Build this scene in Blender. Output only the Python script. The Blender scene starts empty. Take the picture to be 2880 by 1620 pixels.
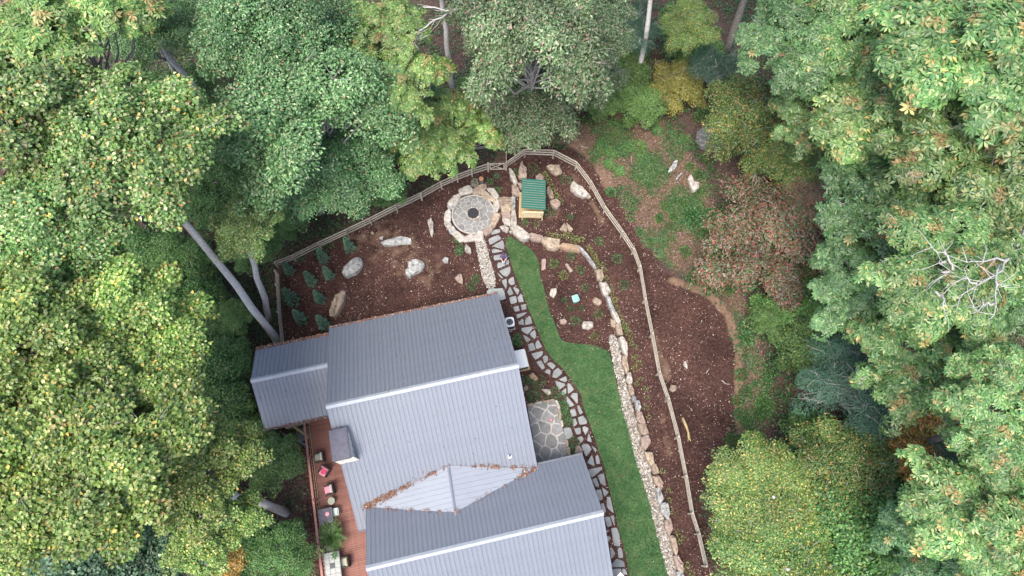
import bpy, bmesh, math
import numpy as np
from mathutils import Matrix, Vector

sc = bpy.context.scene
COL = sc.collection
R = math.radians

# ------------------------------------------------------------------ camera, sky, sun, exposure
CAM_H, TILT, ROLL, FOC = 50.0, 0.353, -0.027, 1920.9      # metres, rad, rad, focal length in photo pixels (2880 wide)
_ct, _st, _cr, _sr = math.cos(TILT), math.sin(TILT), math.cos(ROLL), math.sin(ROLL)
_right, _up, _back = Vector((1, 0, 0)), Vector((0, _ct, _st)), Vector((0, -_st, _ct))
cx_ = _cr * _right - _sr * _up
cy_ = _sr * _right + _cr * _up
cam_data = bpy.data.cameras.new("camera")
cam_data.sensor_width = 36.0
cam_data.lens = 36.0 * FOC / 2880.0
cam_data.clip_end = 2000
cam = bpy.data.objects.new("camera", cam_data)
cam.matrix_world = Matrix(((cx_.x, cy_.x, _back.x, 0), (cx_.y, cy_.y, _back.y, 0), (cx_.z, cy_.z, _back.z, CAM_H), (0, 0, 0, 1)))
COL.objects.link(cam)
sc.camera = cam

world = bpy.data.worlds.new("World")
sc.world = world
world.use_nodes = True
wn = world.node_tree.nodes
wl = world.node_tree.links
for n in list(wn):
    wn.remove(n)
w_out = wn.new("ShaderNodeOutputWorld")
w_bg = wn.new("ShaderNodeBackground")
w_sky = wn.new("ShaderNodeTexSky")
w_sky.sky_type = 'NISHITA'
w_sky.sun_disc = False
SUN_EL, SUN_AZ = 64.0, 205.0          # degrees; azimuth clockwise from north (+Y)
w_sky.sun_elevation = R(SUN_EL)
w_sky.sun_rotation = R(SUN_AZ)
w_sky.air_density = 0.9
w_sky.dust_density = 4.0
w_sky.ozone_density = 1.0
w_bg.inputs["Strength"].default_value = 0.15
wl.new(w_sky.outputs[0], w_bg.inputs[0])
wl.new(w_bg.outputs[0], w_out.inputs[0])

sun_data = bpy.data.lights.new("sun", 'SUN')
sun_data.energy = 1.5
sun_data.angle = R(28)
sun_data.color = (1.0, 0.95, 0.86)
sun = bpy.data.objects.new("sun", sun_data)
_d = Vector((math.sin(R(SUN_AZ)) * math.cos(R(SUN_EL)), math.cos(R(SUN_AZ)) * math.cos(R(SUN_EL)), math.sin(R(SUN_EL))))
sun.rotation_euler = _d.to_track_quat('Z', 'Y').to_euler()
sun.location = (0, -20, 70)
COL.objects.link(sun)

sc.view_settings.view_transform = 'Standard'
sc.view_settings.look = 'None'
sc.view_settings.exposure = 1.5
sc.view_settings.gamma = 1.0
sc.view_settings.use_curve_mapping = False

# ------------------------------------------------------------------ positions: a ray through the lens meets a height or the terrain
def ray(px, py):
    u, v = px - 1440.0, 810.0 - py
    u, v = _cr * u + _sr * v, -_sr * u + _cr * v
    return np.array([u, v * _ct + FOC * _st, v * _st - FOC * _ct]) / FOC

def P(px, py, z):
    d = ray(px, py)
    t = (z - CAM_H) / d[2]
    return np.array([d[0] * t, d[1] * t, z])

def frame(x0, y0, s):
    return lambda pts: [(x0 + p[0] / s, y0 + p[1] / s) for p in pts]
fA, fB, fC, fD, fE = frame(1140, 380, 4.83), frame(700, 480, 4.83), frame(700, 700, 4.83), frame(1140, 640, 4.83), frame(1380, 640, 4.83)
fF, fG, fH = frame(1340, 880, 4.83), frame(1340, 1120, 4.83), frame(1540, 1320, 4.83)
fI, fJ = frame(780, 1140, 6.0375), frame(780, 1380, 6.0375)
fQ, fR, fS, fT = frame(1600, 400, 3.4125), frame(1700, 600, 3.4125), frame(1700, 820, 3.4125), frame(1760, 1040, 3.4125)

OX, OY, YAW = -11.487, 7.555, 0.244            # the house frame
def loc2w(u, v):
    c, s = math.cos(YAW), math.sin(YAW)
    return np.array([OX + c * u - s * v, OY + s * u + c * v])
def w2loc(p):
    c, s = math.cos(YAW), math.sin(YAW)
    x, y = p[0] - OX, p[1] - OY
    return np.array([c * x + s * y, -s * x + c * y])

def inside(poly, pts):
    poly = np.asarray(poly)[:, :2]
    x, y = pts[:, 0], pts[:, 1]
    res = np.zeros(len(pts), bool)
    j = len(poly) - 1
    for i in range(len(poly)):
        xi, yi = poly[i]; xj, yj = poly[j]
        with np.errstate(divide='ignore', invalid='ignore'):
            c = ((yi > y) != (yj > y)) & (x < (xj - xi) * (y - yi) / (yj - yi + 1e-12) + xi)
        res ^= c
        j = i
    return res

def dist_line(line, pts):
    line = np.asarray(line)[:, :2]
    best = np.full(len(pts), 1e9)
    for a, b in zip(line[:-1], line[1:]):
        ab = b - a
        t = np.clip(((pts - a) @ ab) / (ab @ ab + 1e-12), 0, 1)
        best = np.minimum(best, np.hypot(*(pts - (a + t[:, None] * ab)).T))
    return best

def smooth(a, b, x):
    t = np.clip((x - a) / (b - a), 0, 1)
    return t * t * (3 - 2 * t)

WALL_PX = [(1432, 470), (1445, 540), (1450, 640), (1470, 655), (1530, 668), (1575, 688), (1625, 706), (1668, 745), (1688, 780), (1707, 830),
           (1730, 890), (1748, 945), (1762, 1010), (1772, 1060), (1790, 1115), (1812, 1200), (1835, 1280), (1860, 1365), (1880, 1440), (1905, 1540), (1935, 1660)]
WALL_LINE = np.array([P(x, y, 0.2)[:2] for x, y in WALL_PX])
RAISED = np.vstack([WALL_LINE, [[60, WALL_LINE[-1][1] - 4], [80, 60], [2, 60], [-0.5, 30.5]]])

def ground(xy):
    xy = np.atleast_2d(np.asarray(xy, float))
    x, y = xy[:, 0], xy[:, 1]
    z = -0.15 * np.maximum(0, np.sqrt((np.minimum(x + 7.0, 0)) ** 2 + 1) - 1)
    z = np.maximum(z, -7)
    d = dist_line(WALL_LINE, xy)
    sd = np.where(inside(RAISED, xy), d, -d)
    z = z + 0.45 * smooth(-0.15, 0.55, sd) + 0.05 * np.maximum(0, sd - 4) * (sd > 0)
    z = z - 0.10 * np.maximum(0, y - 31.5)
    z = z + 0.05 * np.sin(x * 0.9 + 1.3) * np.sin(y * 0.7) * smooth(0, 6, np.abs(x - 2) - 17)
    return z

def Pg(px, py, off=0.0):
    z = off
    for _ in range(8):
        p = P(px, py, z)
        z = float(ground(p[:2])[0]) + off
    return P(px, py, z)

# ------------------------------------------------------------------ helpers
def tag(o, label=None, cat=None, group=None, kind=None):
    if label: o["label"] = label
    if cat: o["category"] = cat
    if group: o["group"] = group
    if kind: o["kind"] = kind
    return o

def empty(name, label, cat, loc=(0, 0, 0), rz=0.0, group=None):
    o = bpy.data.objects.new(name, None)
    o.empty_display_size = 0.2
    o.location = tuple(float(c) for c in loc)
    o.rotation_euler = (0, 0, rz)
    COL.objects.link(o)
    return tag(o, label, cat, group)

def new_mesh(name, verts, faces, mats=None, smooth_=False, col=None, fmat=None):
    me = bpy.data.meshes.new(name)
    verts = np.asarray(verts, dtype=np.float32)
    if isinstance(faces, np.ndarray):
        k = faces.shape[1]
        nf = len(faces)
        me.vertices.add(len(verts)); me.vertices.foreach_set("co", verts.ravel())
        me.loops.add(nf * k); me.loops.foreach_set("vertex_index", faces.astype(np.int32).ravel())
        me.polygons.add(nf); me.polygons.foreach_set("loop_start", np.arange(0, nf * k, k, dtype=np.int32))
        me.update(calc_edges=True)
    else:
        me.from_pydata([tuple(float(c) for c in v) for v in verts], [], [tuple(int(i) for i in f) for f in faces])
        me.update()
    if col is not None:
        a = me.color_attributes.new("Col", 'FLOAT_COLOR', 'POINT')
        c4 = np.ones((len(verts), 4), np.float32); c4[:, :3] = col
        a.data.foreach_set("color", c4.ravel())
    for m in (mats or []):
        me.materials.append(m)
    if fmat is not None:
        me.polygons.foreach_set("material_index", np.asarray(fmat, np.int32))
    if smooth_:
        me.polygons.foreach_set("use_smooth", np.ones(len(me.polygons), bool))
    return me

def link(name, me, parent=None, loc=None, rot=None, scale=None):
    o = bpy.data.objects.new(name, me)
    if parent is not None: o.parent = parent
    if loc is not None: o.location = tuple(float(c) for c in loc)
    if rot is not None: o.rotation_euler = rot
    if scale is not None: o.scale = scale
    COL.objects.link(o)
    return o

class MB:
    def __init__(s): s.v = []; s.f = []; s.m = []
    def add(s, v, f, m=0):
        b = len(s.v)
        s.v += [tuple(float(c) for c in p) for p in v]
        s.f += [tuple(int(i) + b for i in q) for q in f]
        s.m += [m] * len(f)
        return s
    def box(s, c, d, rz=0.0, m=0, bev=0.0):
        x, y, z = d[0] / 2, d[1] / 2, d[2] / 2
        co, si = math.cos(rz), math.sin(rz)
        def T(p): return (c[0] + co * p[0] - si * p[1], c[1] + si * p[0] + co * p[1], c[2] + p[2])
        if bev <= 0:
            v = [(-x, -y, -z), (x, -y, -z), (x, y, -z), (-x, y, -z), (-x, -y, z), (x, -y, z), (x, y, z), (-x, y, z)]
            f = [(0, 3, 2, 1), (4, 5, 6, 7), (0, 1, 5, 4), (1, 2, 6, 5), (2, 3, 7, 6), (3, 0, 4, 7)]
        else:
            b = min(bev, x * .9, y * .9, z * .9)
            def ring(ix, iy, zz):
                return [(-x + ix, -y + iy + b, zz), (-x + ix + b, -y + iy, zz), (x - ix - b, -y + iy, zz), (x - ix, -y + iy + b, zz),
                        (x - ix, y - iy - b, zz), (x - ix - b, y - iy, zz), (-x + ix + b, y - iy, zz), (-x + ix, y - iy - b, zz)]
            v = ring(b, b, -z) + ring(0, 0, -z + b) + ring(0, 0, z - b) + ring(b, b, z)
            f = [tuple(range(7, -1, -1)), tuple(range(24, 32))]
            for r in range(3):
                for i in range(8):
                    j = (i + 1) % 8
                    f.append((r * 8 + i, r * 8 + j, r * 8 + 8 + j, r * 8 + 8 + i))
        return s.add([T(p) for p in v], f, m)
    def tube(s, pts, rad, n=6, m=0, cap=True):
        pts = [np.asarray(p, float) for p in pts]
        if np.isscalar(rad): rad = [rad] * len(pts)
        v = []; f = []
        up = np.array([0.13, 0.31, 0.94])
        for i, p in enumerate(pts):
            t = pts[min(i + 1, len(pts) - 1)] - pts[max(i - 1, 0)]
            t = t / (np.linalg.norm(t) + 1e-9)
            a = np.cross(t, up)
            if np.linalg.norm(a) < .05: a = np.cross(t, [1, 0, 0])
            a /= np.linalg.norm(a); b = np.cross(t, a)
            for k in range(n):
                w = 2 * math.pi * k / n
                v.append(p + rad[i] * (math.cos(w) * a + math.sin(w) * b))
        for i in range(len(pts) - 1):
            for k in range(n):
                j = (k + 1) % n
                f.append((i * n + k, i * n + j, i * n + n + j, i * n + n + k))
        if cap:
            f.append(tuple(range(n - 1, -1, -1))); f.append(tuple(range((len(pts) - 1) * n, len(pts) * n)))
        return s.add(v, f, m)
    def cyl(s, c, r, h, n=16, m=0, r2=None):
        return s.tube([c, (c[0], c[1], c[2] + h)], [r, r if r2 is None else r2], n, m)
    def build(s, name, mats, parent=None, loc=None, smooth_=False, rot=None):
        if not isinstance(mats, (list, tuple)): mats = [mats]
        me = new_mesh(name, s.v, s.f, mats, smooth_)
        if len(mats) > 1: me.polygons.foreach_set("material_index", np.asarray(s.m, np.int32))
        return link(name, me, parent, loc, rot)

# ------------------------------------------------------------------ materials
def nodes(name):
    m = bpy.data.materials.new(name); m.use_nodes = True
    nt = m.node_tree
    return m, nt, nt.nodes["Principled BSDF"]

def noise_mix(nt, stops, scale, detail=6, rough=.6, coord="Object", dist=0.0):
    tc = nt.nodes.new("ShaderNodeTexCoord"); ns = nt.nodes.new("ShaderNodeTexNoise"); cr = nt.nodes.new("ShaderNodeValToRGB")
    ns.inputs["Scale"].default_value = scale; ns.inputs["Detail"].default_value = detail; ns.inputs["Roughness"].default_value = rough
    ns.inputs["Distortion"].default_value = dist
    nt.links.new(tc.outputs[coord], ns.inputs["Vector"]); nt.links.new(ns.outputs["Fac"], cr.inputs[0])
    el = cr.color_ramp.elements
    while len(el) < len(stops): el.new(.5)
    for e, (p, c) in zip(el, stops):
        e.position = p; e.color = (*c, 1)
    return ns, cr

def rnd_value(nt, color_socket, amount, hue=0.0):
    oi = nt.nodes.new("ShaderNodeObjectInfo"); hs = nt.nodes.new("ShaderNodeHueSaturation")
    mr = nt.nodes.new("ShaderNodeMapRange")
    mr.inputs[3].default_value = 1 - amount; mr.inputs[4].default_value = 1 + amount
    nt.links.new(oi.outputs["Random"], mr.inputs[0]); nt.links.new(mr.outputs[0], hs.inputs["Value"])
    if hue:
        m2 = nt.nodes.new("ShaderNodeMath"); m2.operation = 'MULTIPLY'; m2.inputs[1].default_value = 7.31
        m3 = nt.nodes.new("ShaderNodeMath"); m3.operation = 'FRACT'
        mr2 = nt.nodes.new("ShaderNodeMapRange"); mr2.inputs[3].default_value = .5 - hue; mr2.inputs[4].default_value = .5 + hue
        nt.links.new(oi.outputs["Random"], m2.inputs[0]); nt.links.new(m2.outputs[0], m3.inputs[0]); nt.links.new(m3.outputs[0], mr2.inputs[0])
        nt.links.new(mr2.outputs[0], hs.inputs["Hue"])
    nt.links.new(color_socket, hs.inputs["Color"])
    return hs.outputs["Color"]

def bump(nt, bsdf, height, dist=.02, strength=.5):
    b = nt.nodes.new("ShaderNodeBump"); b.inputs["Distance"].default_value = dist; b.inputs["Strength"].default_value = strength
    nt.links.new(height, b.inputs["Height"]); nt.links.new(b.outputs[0], bsdf.inputs["Normal"])

def mat(name, c1, c2=None, scale=6.0, rough=.7, spec=.3, bmp=0.0, rnd=0.0, hue=0.0, metal=0.0, detail=6, stops=None):
    m, nt, b = nodes(name)
    c2 = c2 or tuple(c * .75 for c in c1)
    ns, cr = noise_mix(nt, stops or [(.3, c2), (.7, c1)], scale, detail)
    out = cr.outputs[0]
    if rnd: out = rnd_value(nt, out, rnd, hue)
    nt.links.new(out, b.inputs["Base Color"])
    b.inputs["Roughness"].default_value = rough
    b.inputs["Specular IOR Level"].default_value = spec
    b.inputs["Metallic"].default_value = metal
    if bmp: bump(nt, b, ns.outputs["Fac"], bmp)
    return m

def leaf_mat(name, transl=.34, rough=.45, spec=.35, rnd=.19, hue=.012, attr="Col"):
    m, nt, b = nodes(name)
    at = nt.nodes.new("ShaderNodeAttribute"); at.attribute_name = attr
    c = rnd_value(nt, at.outputs["Color"], rnd, hue) if rnd else at.outputs["Color"]
    nt.links.new(c, b.inputs["Base Color"])
    b.inputs["Roughness"].default_value = rough; b.inputs["Specular IOR Level"].default_value = spec
    if transl:
        t = nt.nodes.new("ShaderNodeBsdfTranslucent"); mx = nt.nodes.new("ShaderNodeMixShader")
        mx.inputs[0].default_value = transl
        nt.links.new(c, t.inputs["Color"]); nt.links.new(b.outputs[0], mx.inputs[1]); nt.links.new(t.outputs[0], mx.inputs[2])
        nt.links.new(mx.outputs[0], nt.nodes["Material Output"].inputs["Surface"])
    return m

M_leaf = leaf_mat("leaf_foliage", rough=.38, spec=.5)
M_litter = leaf_mat("fallen_leaf", transl=.1, rough=.8, spec=.15, rnd=0)
M_needle = leaf_mat("needle_foliage", transl=.15, rough=.6, spec=.2)
M_bark = mat("bark_grey", (.52, .505, .49), (.30, .29, .28), 7, .9, .1, .03, .12)
M_bark_d = mat("bark_rough", (.20, .19, .175), (.07, .065, .06), 10, .9, .1, .05, .15)
M_limb = mat("pale_dead_limb", (.44, .43, .41), (.30, .29, .275), 5, .85, .1)
M_twig = mat("branch_bark", (.36, .345, .335), (.22, .21, .20), 6, .85, .1, 0, .1)
M_roof = mat("roof_metal", (.158, .175, .208), (.143, .160, .192), 1.9, .42, .5, 0, .015)
M_ridge = mat("ridge_metal", (.33, .355, .385), (.26, .285, .32), 3, .3, .5)
M_trim = mat("fascia_paint", (.10, .11, .13), (.08, .09, .10), 3, .5)
M_wall = mat("house_wall", (.36, .33, .28), (.28, .25, .21), 3, .8)
M_cream = mat("chimney_stone", (.62, .58, .50), (.42, .37, .30), 9, .85, .2, .03, stops=[(.25, (.34, .27, .2)), (.42, (.52, .49, .43)), (.7, (.66, .63, .56))])
M_cap = mat("chimney_cap_metal", (.09, .09, .12), (.055, .055, .075), 4, .5, .4)
M_fence = mat("fence_wood", (.44, .40, .335), (.29, .255, .20), 5, .85, .15, 0, .15, .01)
M_deck = mat("deck_board", (.24, .118, .096), (.185, .086, .07), 5, .7, .2, 0, .13, .006)
M_rail = mat("deck_rail", (.36, .19, .16), (.27, .13, .11), 4, .7, .2)
M_lumber = mat("treated_lumber", (.40, .32, .17), (.28, .22, .11), 4, .8)
M_slate = mat("patio_slate", (.205, .208, .205), (.135, .138, .138), 3.2, .75, .25, .01, .2, .012)
M_flag = mat("flagstone", (.25, .265, .26), (.165, .175, .18), 2.2, .8, .2, .01, .14, .012)
M_mortar = mat("pale_mortar", (.43, .415, .39), (.26, .245, .22), 12, .9, .1, .02)
M_rock_w = mat("rock_pale", (.50, .46, .41), (.22, .20, .18), 3.5, .9, .15, .06, .12, .01, stops=[(.25, (.11, .10, .088)), (.43, (.30, .275, .245)), (.70, (.46, .435, .395))])
M_rock_g = mat("rock_grey", (.36, .36, .35), (.14, .14, .14), 3.2, .9, .15, .06, .12, .01, stops=[(.28, (.09, .09, .088)), (.47, (.26, .265, .26)), (.75, (.46, .46, .45))])
M_rock_dg = mat("rock_dark_grey", (.24, .24, .235), (.08, .08, .08), 3.2, .9, .15, .06, .05, 0, stops=[(.3, (.06, .06, .058)), (.55, (.15, .15, .148)), (.8, (.34, .34, .33))])
M_rock_t = mat("rock_tan", (.40, .31, .22), (.22, .165, .12), 3.2, .9, .15, .05, .15, .012, stops=[(.25, (.12, .095, .075)), (.48, (.255, .205, .155)), (.75, (.39, .33, .265))])
M_rock_o = mat("rock_orange", (.33, .225, .145), (.21, .16, .12), 3, .9, .15, .04, .08)
M_rock_p = mat("rock_pink", (.30, .24, .205), (.23, .175, .145), 3.2, .9, .15, .03, .1)
M_rock_d = mat("rock_mossy", (.17, .155, .125), (.09, .085, .065), 4, .9, .1, .05, .1)
M_white = mat("white_paint", (.70, .72, .72), (.62, .64, .65), 2, .5)
M_grey = mat("grey_metal", (.16, .18, .20), (.12, .135, .15), 3, .5)
M_dark = mat("black_metal", (.02, .021, .024), (.014, .014, .016), 4, .45)
M_green = mat("green_roof_metal", (.021, .125, .105), (.017, .105, .088), 2, .4, .5, 0, .03)
M_teal = mat("teal_plastic", (.20, .40, .35), (.15, .33, .29), 2, .5)
M_teal_l = mat("pale_teal_plastic", (.30, .50, .45), (.25, .44, .40), 2, .45)
M_pine = mat("pine_board", (.38, .29, .165), (.30, .225, .12), 4, .75, .2, 0, .08)
M_pine_l = mat("pale_pine", (.50, .44, .30), (.43, .37, .24), 4, .7)
M_char = mat("charcoal_bowl", (.035, .038, .046), (.02, .021, .026), 12, .8, .2, .03)
M_stumpt = mat("cut_wood", (.42, .22, .10), (.30, .15, .07), 9, .85)
M_cush = mat("grey_green_cushion", (.29, .31, .25), (.25, .27, .215), 6, .9)
M_cushl = mat("pale_cushion", (.62, .62, .56), (.56, .56, .50), 6, .9)
M_pink = mat("pink_cushion", (.66, .30, .35), (.58, .24, .30), 7, .9)
M_rose = mat("rose_cushion", (.52, .085, .17), (.42, .06, .13), 7, .9)
M_wick = mat("dark_wicker", (.06, .052, .047), (.035, .03, .028), 20, .8)
M_stripe = mat("mint_stripe", (.62, .70, .64), (.58, .66, .60), 5, .8)
M_tile = mat("table_tile", (.33, .34, .32), (.24, .245, .23), 5, .5, .4, 0, .06)
M_tiled = mat("table_tile_dark", (.07, .075, .085), (.05, .052, .06), 5, .5)
M_pav = mat("paver_block", (.43, .33, .20), (.27, .20, .12), 6, .9, .1, .03, .12)
M_slab = mat("stone_slab", (.33, .36, .345), (.24, .265, .255), 2.5, .8, .2, .01)
M_soilb = mat("brown_boardwalk", (.16, .10, .065), (.10, .062, .042), 5, .85, .15, 0, .15)

# pebble material: colour stored per pebble
M_peb = leaf_mat("river_pebble", transl=0, rough=.7, spec=.3, rnd=0)
M_blade = leaf_mat("grass_blade", transl=.3, rough=.6, spec=.2, rnd=0)

# ------------------------------------------------------------------ zones of the ground, in the place's own metres
def W(pts, z=0.0): return np.array([P(x, y, z)[:2] for x, y in pts])
MULCH = W([(775, 745), (900, 690), (1150, 575), (1250, 500), (1385, 470), (1440, 425), (1500, 415), (1600, 425), (1690, 500), (1760, 590), (1800, 690), (1860, 770), (1960, 830), (2040, 900),
           (2065, 1000), (2062, 1200), (2000, 1260), (1960, 1400), (2010, 1680), (880, 1680), (840, 1200), (700, 1000), (785, 960)])
SOIL_BANDS = [(W([(1420, 415), (1500, 395), (1600, 400), (1670, 455), (1710, 530)]), .8, .8), (W([(1890, 795), (1990, 835), (2045, 900), (2072, 1000), (2070, 1120), (2080, 1235), (2055, 1255)]), .55, .8),
              (W([(1010, 640), (1120, 700), (1180, 760)]), 3.4, .42), (W([(1690, 330), (1800, 300), (1850, 260)]), 1.3, .7), (W([(1835, 940), (1850, 1010), (1870, 1060)]), .7, .5), (W([(1860, 1180), (1880, 1280)]), .5, .4), (W([(1600, 480), (1700, 640)]), .5, .45), (W([(1500, 640), (1600, 590)]), .9, .35)]
LAWN = W(fD([(1385, 112), (1480, 150), (1600, 230), (1700, 285), (1780, 390), (1825, 520), (1820, 660), (1880, 800), (1915, 1000), (1955, 1130)])
         + fF([(1045, 100), (1080, 190), (1150, 385), (1290, 412), (1450, 425), (1600, 445), (1720, 490), (1800, 530), (1830, 620), (1880, 850), (1920, 1050), (1970, 1230)])
         + fG([(2010, 260), (2080, 430), (2120, 620), (2170, 860), (2240, 1040), (2310, 1300)]) + fH([(1350, 310), (1430, 640), (1510, 950), (1590, 1250), (1660, 1520)])
         + fH([(1120, 1520), (1105, 1400), (1040, 1060), (960, 800), (915, 560), (850, 300), (790, 60)]) + fG([(1760, 1000), (1700, 820), (1640, 640), (1560, 390), (1480, 210), (1432, 20)])
         + fF([(1430, 1130), (1350, 1000), (1250, 860), (1180, 750), (1050, 650), (930, 490), (830, 230), (745, 20)]) + fD([(1690, 1150), (1590, 870), (1490, 650), (1430, 460), (1360, 230)]))
GRAVEL_PATH = W(fD([(945, 135), (1050, 95), (1100, 230), (1135, 370), (1165, 480), (1210, 620), (1235, 815), (1130, 838), (1070, 760), (1030, 610), (1000, 440), (970, 320)]))
DRAIN = W(fF([(1790, 285), (1895, 300), (1950, 480), (1990, 700), (2010, 900), (2070, 1100), (2110, 1250)]) + fG([(2150, 250), (2200, 400), (2270, 650), (2370, 950)])
          + fH([(1400, 60), (1480, 300), (1560, 600), (1640, 900), (1720, 1190), (1800, 1520)]) + fH([(1660, 1500), (1590, 1270), (1510, 970), (1430, 660), (1350, 330), (1235, 0)])
          + fG([(2170, 880), (2120, 640), (2070, 450), (2010, 290), (1955, 10)]) + fF([(1930, 1000), (1890, 830), (1830, 560)]))
WEEDS = W([(1560, 395), (1700, 330), (1850, 330), (1980, 500), (2030, 700), (2120, 900), (2160, 1250), (2080, 1262), (2085, 950), (1990, 815), (1890, 770), (1800, 690), (1720, 540), (1650, 440)])
PATH_BED = W(fD([(1110, 90), (1290, 10), (1360, 180), (1420, 420), (1480, 640), (1600, 880), (1720, 1150), (1810, 1449), (1530, 1449), (1450, 1150), (1350, 900), (1230, 600), (1140, 280)]))

def chaikin(p, n=2):
    for _ in range(n):
        q = np.roll(p, -1, 0); p = np.stack([.75 * p + .25 * q, .25 * p + .75 * q], 1).reshape(-1, 2)
    return p
LAWN, DRAIN, GRAVEL_PATH, PATH_BED = chaikin(LAWN), chaikin(DRAIN), chaikin(GRAVEL_PATH), chaikin(PATH_BED)
# ground sheet
xs = np.concatenate([[-400, -220, -130, -90, -65, -52], np.arange(-46, 48, .32), [56, 70, 95, 140, 230, 400]])
ys = np.concatenate([[-300, -150, -80, -40, -22], np.arange(-14, 54, .32), [60, 75, 100, 150, 240, 420]])
gx, gy = np.meshgrid(xs, ys)
gp = np.stack([gx.ravel(), gy.ravel()], 1)
gz = ground(gp)
nx, ny = len(xs), len(ys)
idx = np.arange(nx * ny).reshape(ny, nx)
gf = np.stack([idx[:-1, :-1].ravel(), idx[:-1, 1:].ravel(), idx[1:, 1:].ravel(), idx[1:, :-1].ravel()], 1)
zone = np.zeros((len(gp), 3), np.float32)
dm = dist_line(np.vstack([MULCH, MULCH[:1]]), gp)
zone[:, 0] = smooth(-1.3, 1.0, np.where(inside(MULCH, gp), dm, -dm))
for ln, wd, wt in SOIL_BANDS:
    zone[:, 1] = np.maximum(zone[:, 1], wt * (1 - smooth(wd * .2, wd * 1.2, dist_line(ln, gp))))
dw = dist_line(np.vstack([WEEDS, WEEDS[:1]]), gp)
zone[:, 2] = smooth(-1, 1.5, np.where(inside(WEEDS, gp), dw, -dw))

m_ground, nt, b = nodes("earth_and_mulch")
L = nt.links.new
at = nt.nodes.new("ShaderNodeAttribute"); at.attribute_name = "Col"
sep = nt.nodes.new("ShaderNodeSeparateColor"); L(at.outputs["Color"], sep.inputs[0])
def zone_fac(sock, sc_=1.9, amp=1.0):
    tc = nt.nodes.new("ShaderNodeTexCoord"); ns = nt.nodes.new("ShaderNodeTexNoise"); ns.inputs["Scale"].default_value = sc_; ns.inputs["Detail"].default_value = 7
    L(tc.outputs["Object"], ns.inputs["Vector"])
    a = nt.nodes.new("ShaderNodeMath"); a.operation = 'MULTIPLY_ADD'; a.inputs[1].default_value = amp; a.inputs[2].default_value = -amp * .5
    L(ns.outputs["Fac"], a.inputs[0])
    s = nt.nodes.new("ShaderNodeMath"); s.operation = 'ADD'; L(sock, s.inputs[0]); L(a.outputs[0], s.inputs[1])
    r = nt.nodes.new("ShaderNodeMapRange"); r.inputs[1].default_value = .35; r.inputs[2].default_value = .65; L(s.outputs[0], r.inputs[0])
    return r.outputs[0]
def mix(f, a, c, mode='MIX'):
    x = nt.nodes.new("ShaderNodeMix"); x.data_type = 'RGBA'; x.blend_type = mode
    if isinstance(f, float): x.inputs[0].default_value = f
    else: L(f, x.inputs[0])
    for s, k in ((a, 6), (c, 7)):
        if isinstance(s, tuple): x.inputs[k].default_value = (*s, 1)
        else: L(s, x.inputs[k])
    return x.outputs[2]
n_fl, r_fl = noise_mix(nt, [(.32, (.03, .024, .017)), (.5, (.062, .043, .036)), (.68, (.11, .075, .062))], 9, 8, .75)
n_mu, r_mu = noise_mix(nt, [(.30, (.0185, .0102, .0092)), (.5, (.048, .0262, .0225)), (.72, (.096, .056, .046))], 7, 9, .8)
n_big, r_big = noise_mix(nt, [(.32, (.62, .60, .60)), (.5, (1.0, .98, .96)), (.68, (1.36, 1.30, 1.22))], .42, 8, .65)
n_so, r_so = noise_mix(nt, [(.3, (.105, .066, .046)), (.7, (.20, .135, .095))], 3, 8, .7)
vo = nt.nodes.new("ShaderNodeTexVoronoi"); vo.inputs["Scale"].default_value = 14
tcg = nt.nodes.new("ShaderNodeTexCoord"); L(tcg.outputs["Object"], vo.inputs["Vector"])
hv = nt.nodes.new("ShaderNodeSeparateColor"); L(vo.outputs["Color"], hv.inputs[0])
chip = nt.nodes.new("ShaderNodeMapRange"); chip.inputs[3].default_value = .55; chip.inputs[4].default_value = 1.5; L(hv.outputs[0], chip.inputs[0])
def scale_col(c, f):
    v = nt.nodes.new("ShaderNodeVectorMath"); v.operation = 'SCALE'; L(c, v.inputs[0]); L(f, v.inputs[3]); return v.outputs[0]
mu = mix(1.0, scale_col(r_mu.outputs[0], chip.outputs[0]), r_big.outputs[0], 'MULTIPLY')
fl = scale_col(r_fl.outputs[0], chip.outputs[0])
g1 = mix(zone_fac(sep.outputs[2], 1.1, 1.0), fl, mix(1.0, fl, (1.5, 1.55, 1.2), 'MULTIPLY'))
g2 = mix(zone_fac(sep.outputs[0]), g1, mu)
g3 = mix(zone_fac(sep.outputs[1], 1.3, .9), g2, r_so.outputs[0])
L(g3, b.inputs["Base Color"]); b.inputs["Roughness"].default_value = .95; b.inputs["Specular IOR Level"].default_value = .1
bump(nt, b, hv.outputs[0], .03, .6)
gm = new_mesh("ground", np.column_stack([gp, gz]), gf, [m_ground], True, zone)
tag(link("ground", gm), kind="structure")

# ------------------------------------------------------------------ flat sheets
def sheet(name, poly, z, m, skirt=0.05):
    bm = bmesh.new()
    vs = [bm.verts.new((float(p[0]), float(p[1]), z)) for p in poly]
    f = bm.faces.new(vs)
    bmesh.ops.recalc_face_normals(bm, faces=bm.faces)
    if f.normal.z < 0: bmesh.ops.reverse_faces(bm, faces=[f])
    bmesh.ops.triangulate(bm, faces=bm.faces[:])
    me = bpy.data.meshes.new(name); bm.to_mesh(me); bm.free()
    me.materials.append(m)
    return tag(link(name, me), kind="structure")

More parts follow.
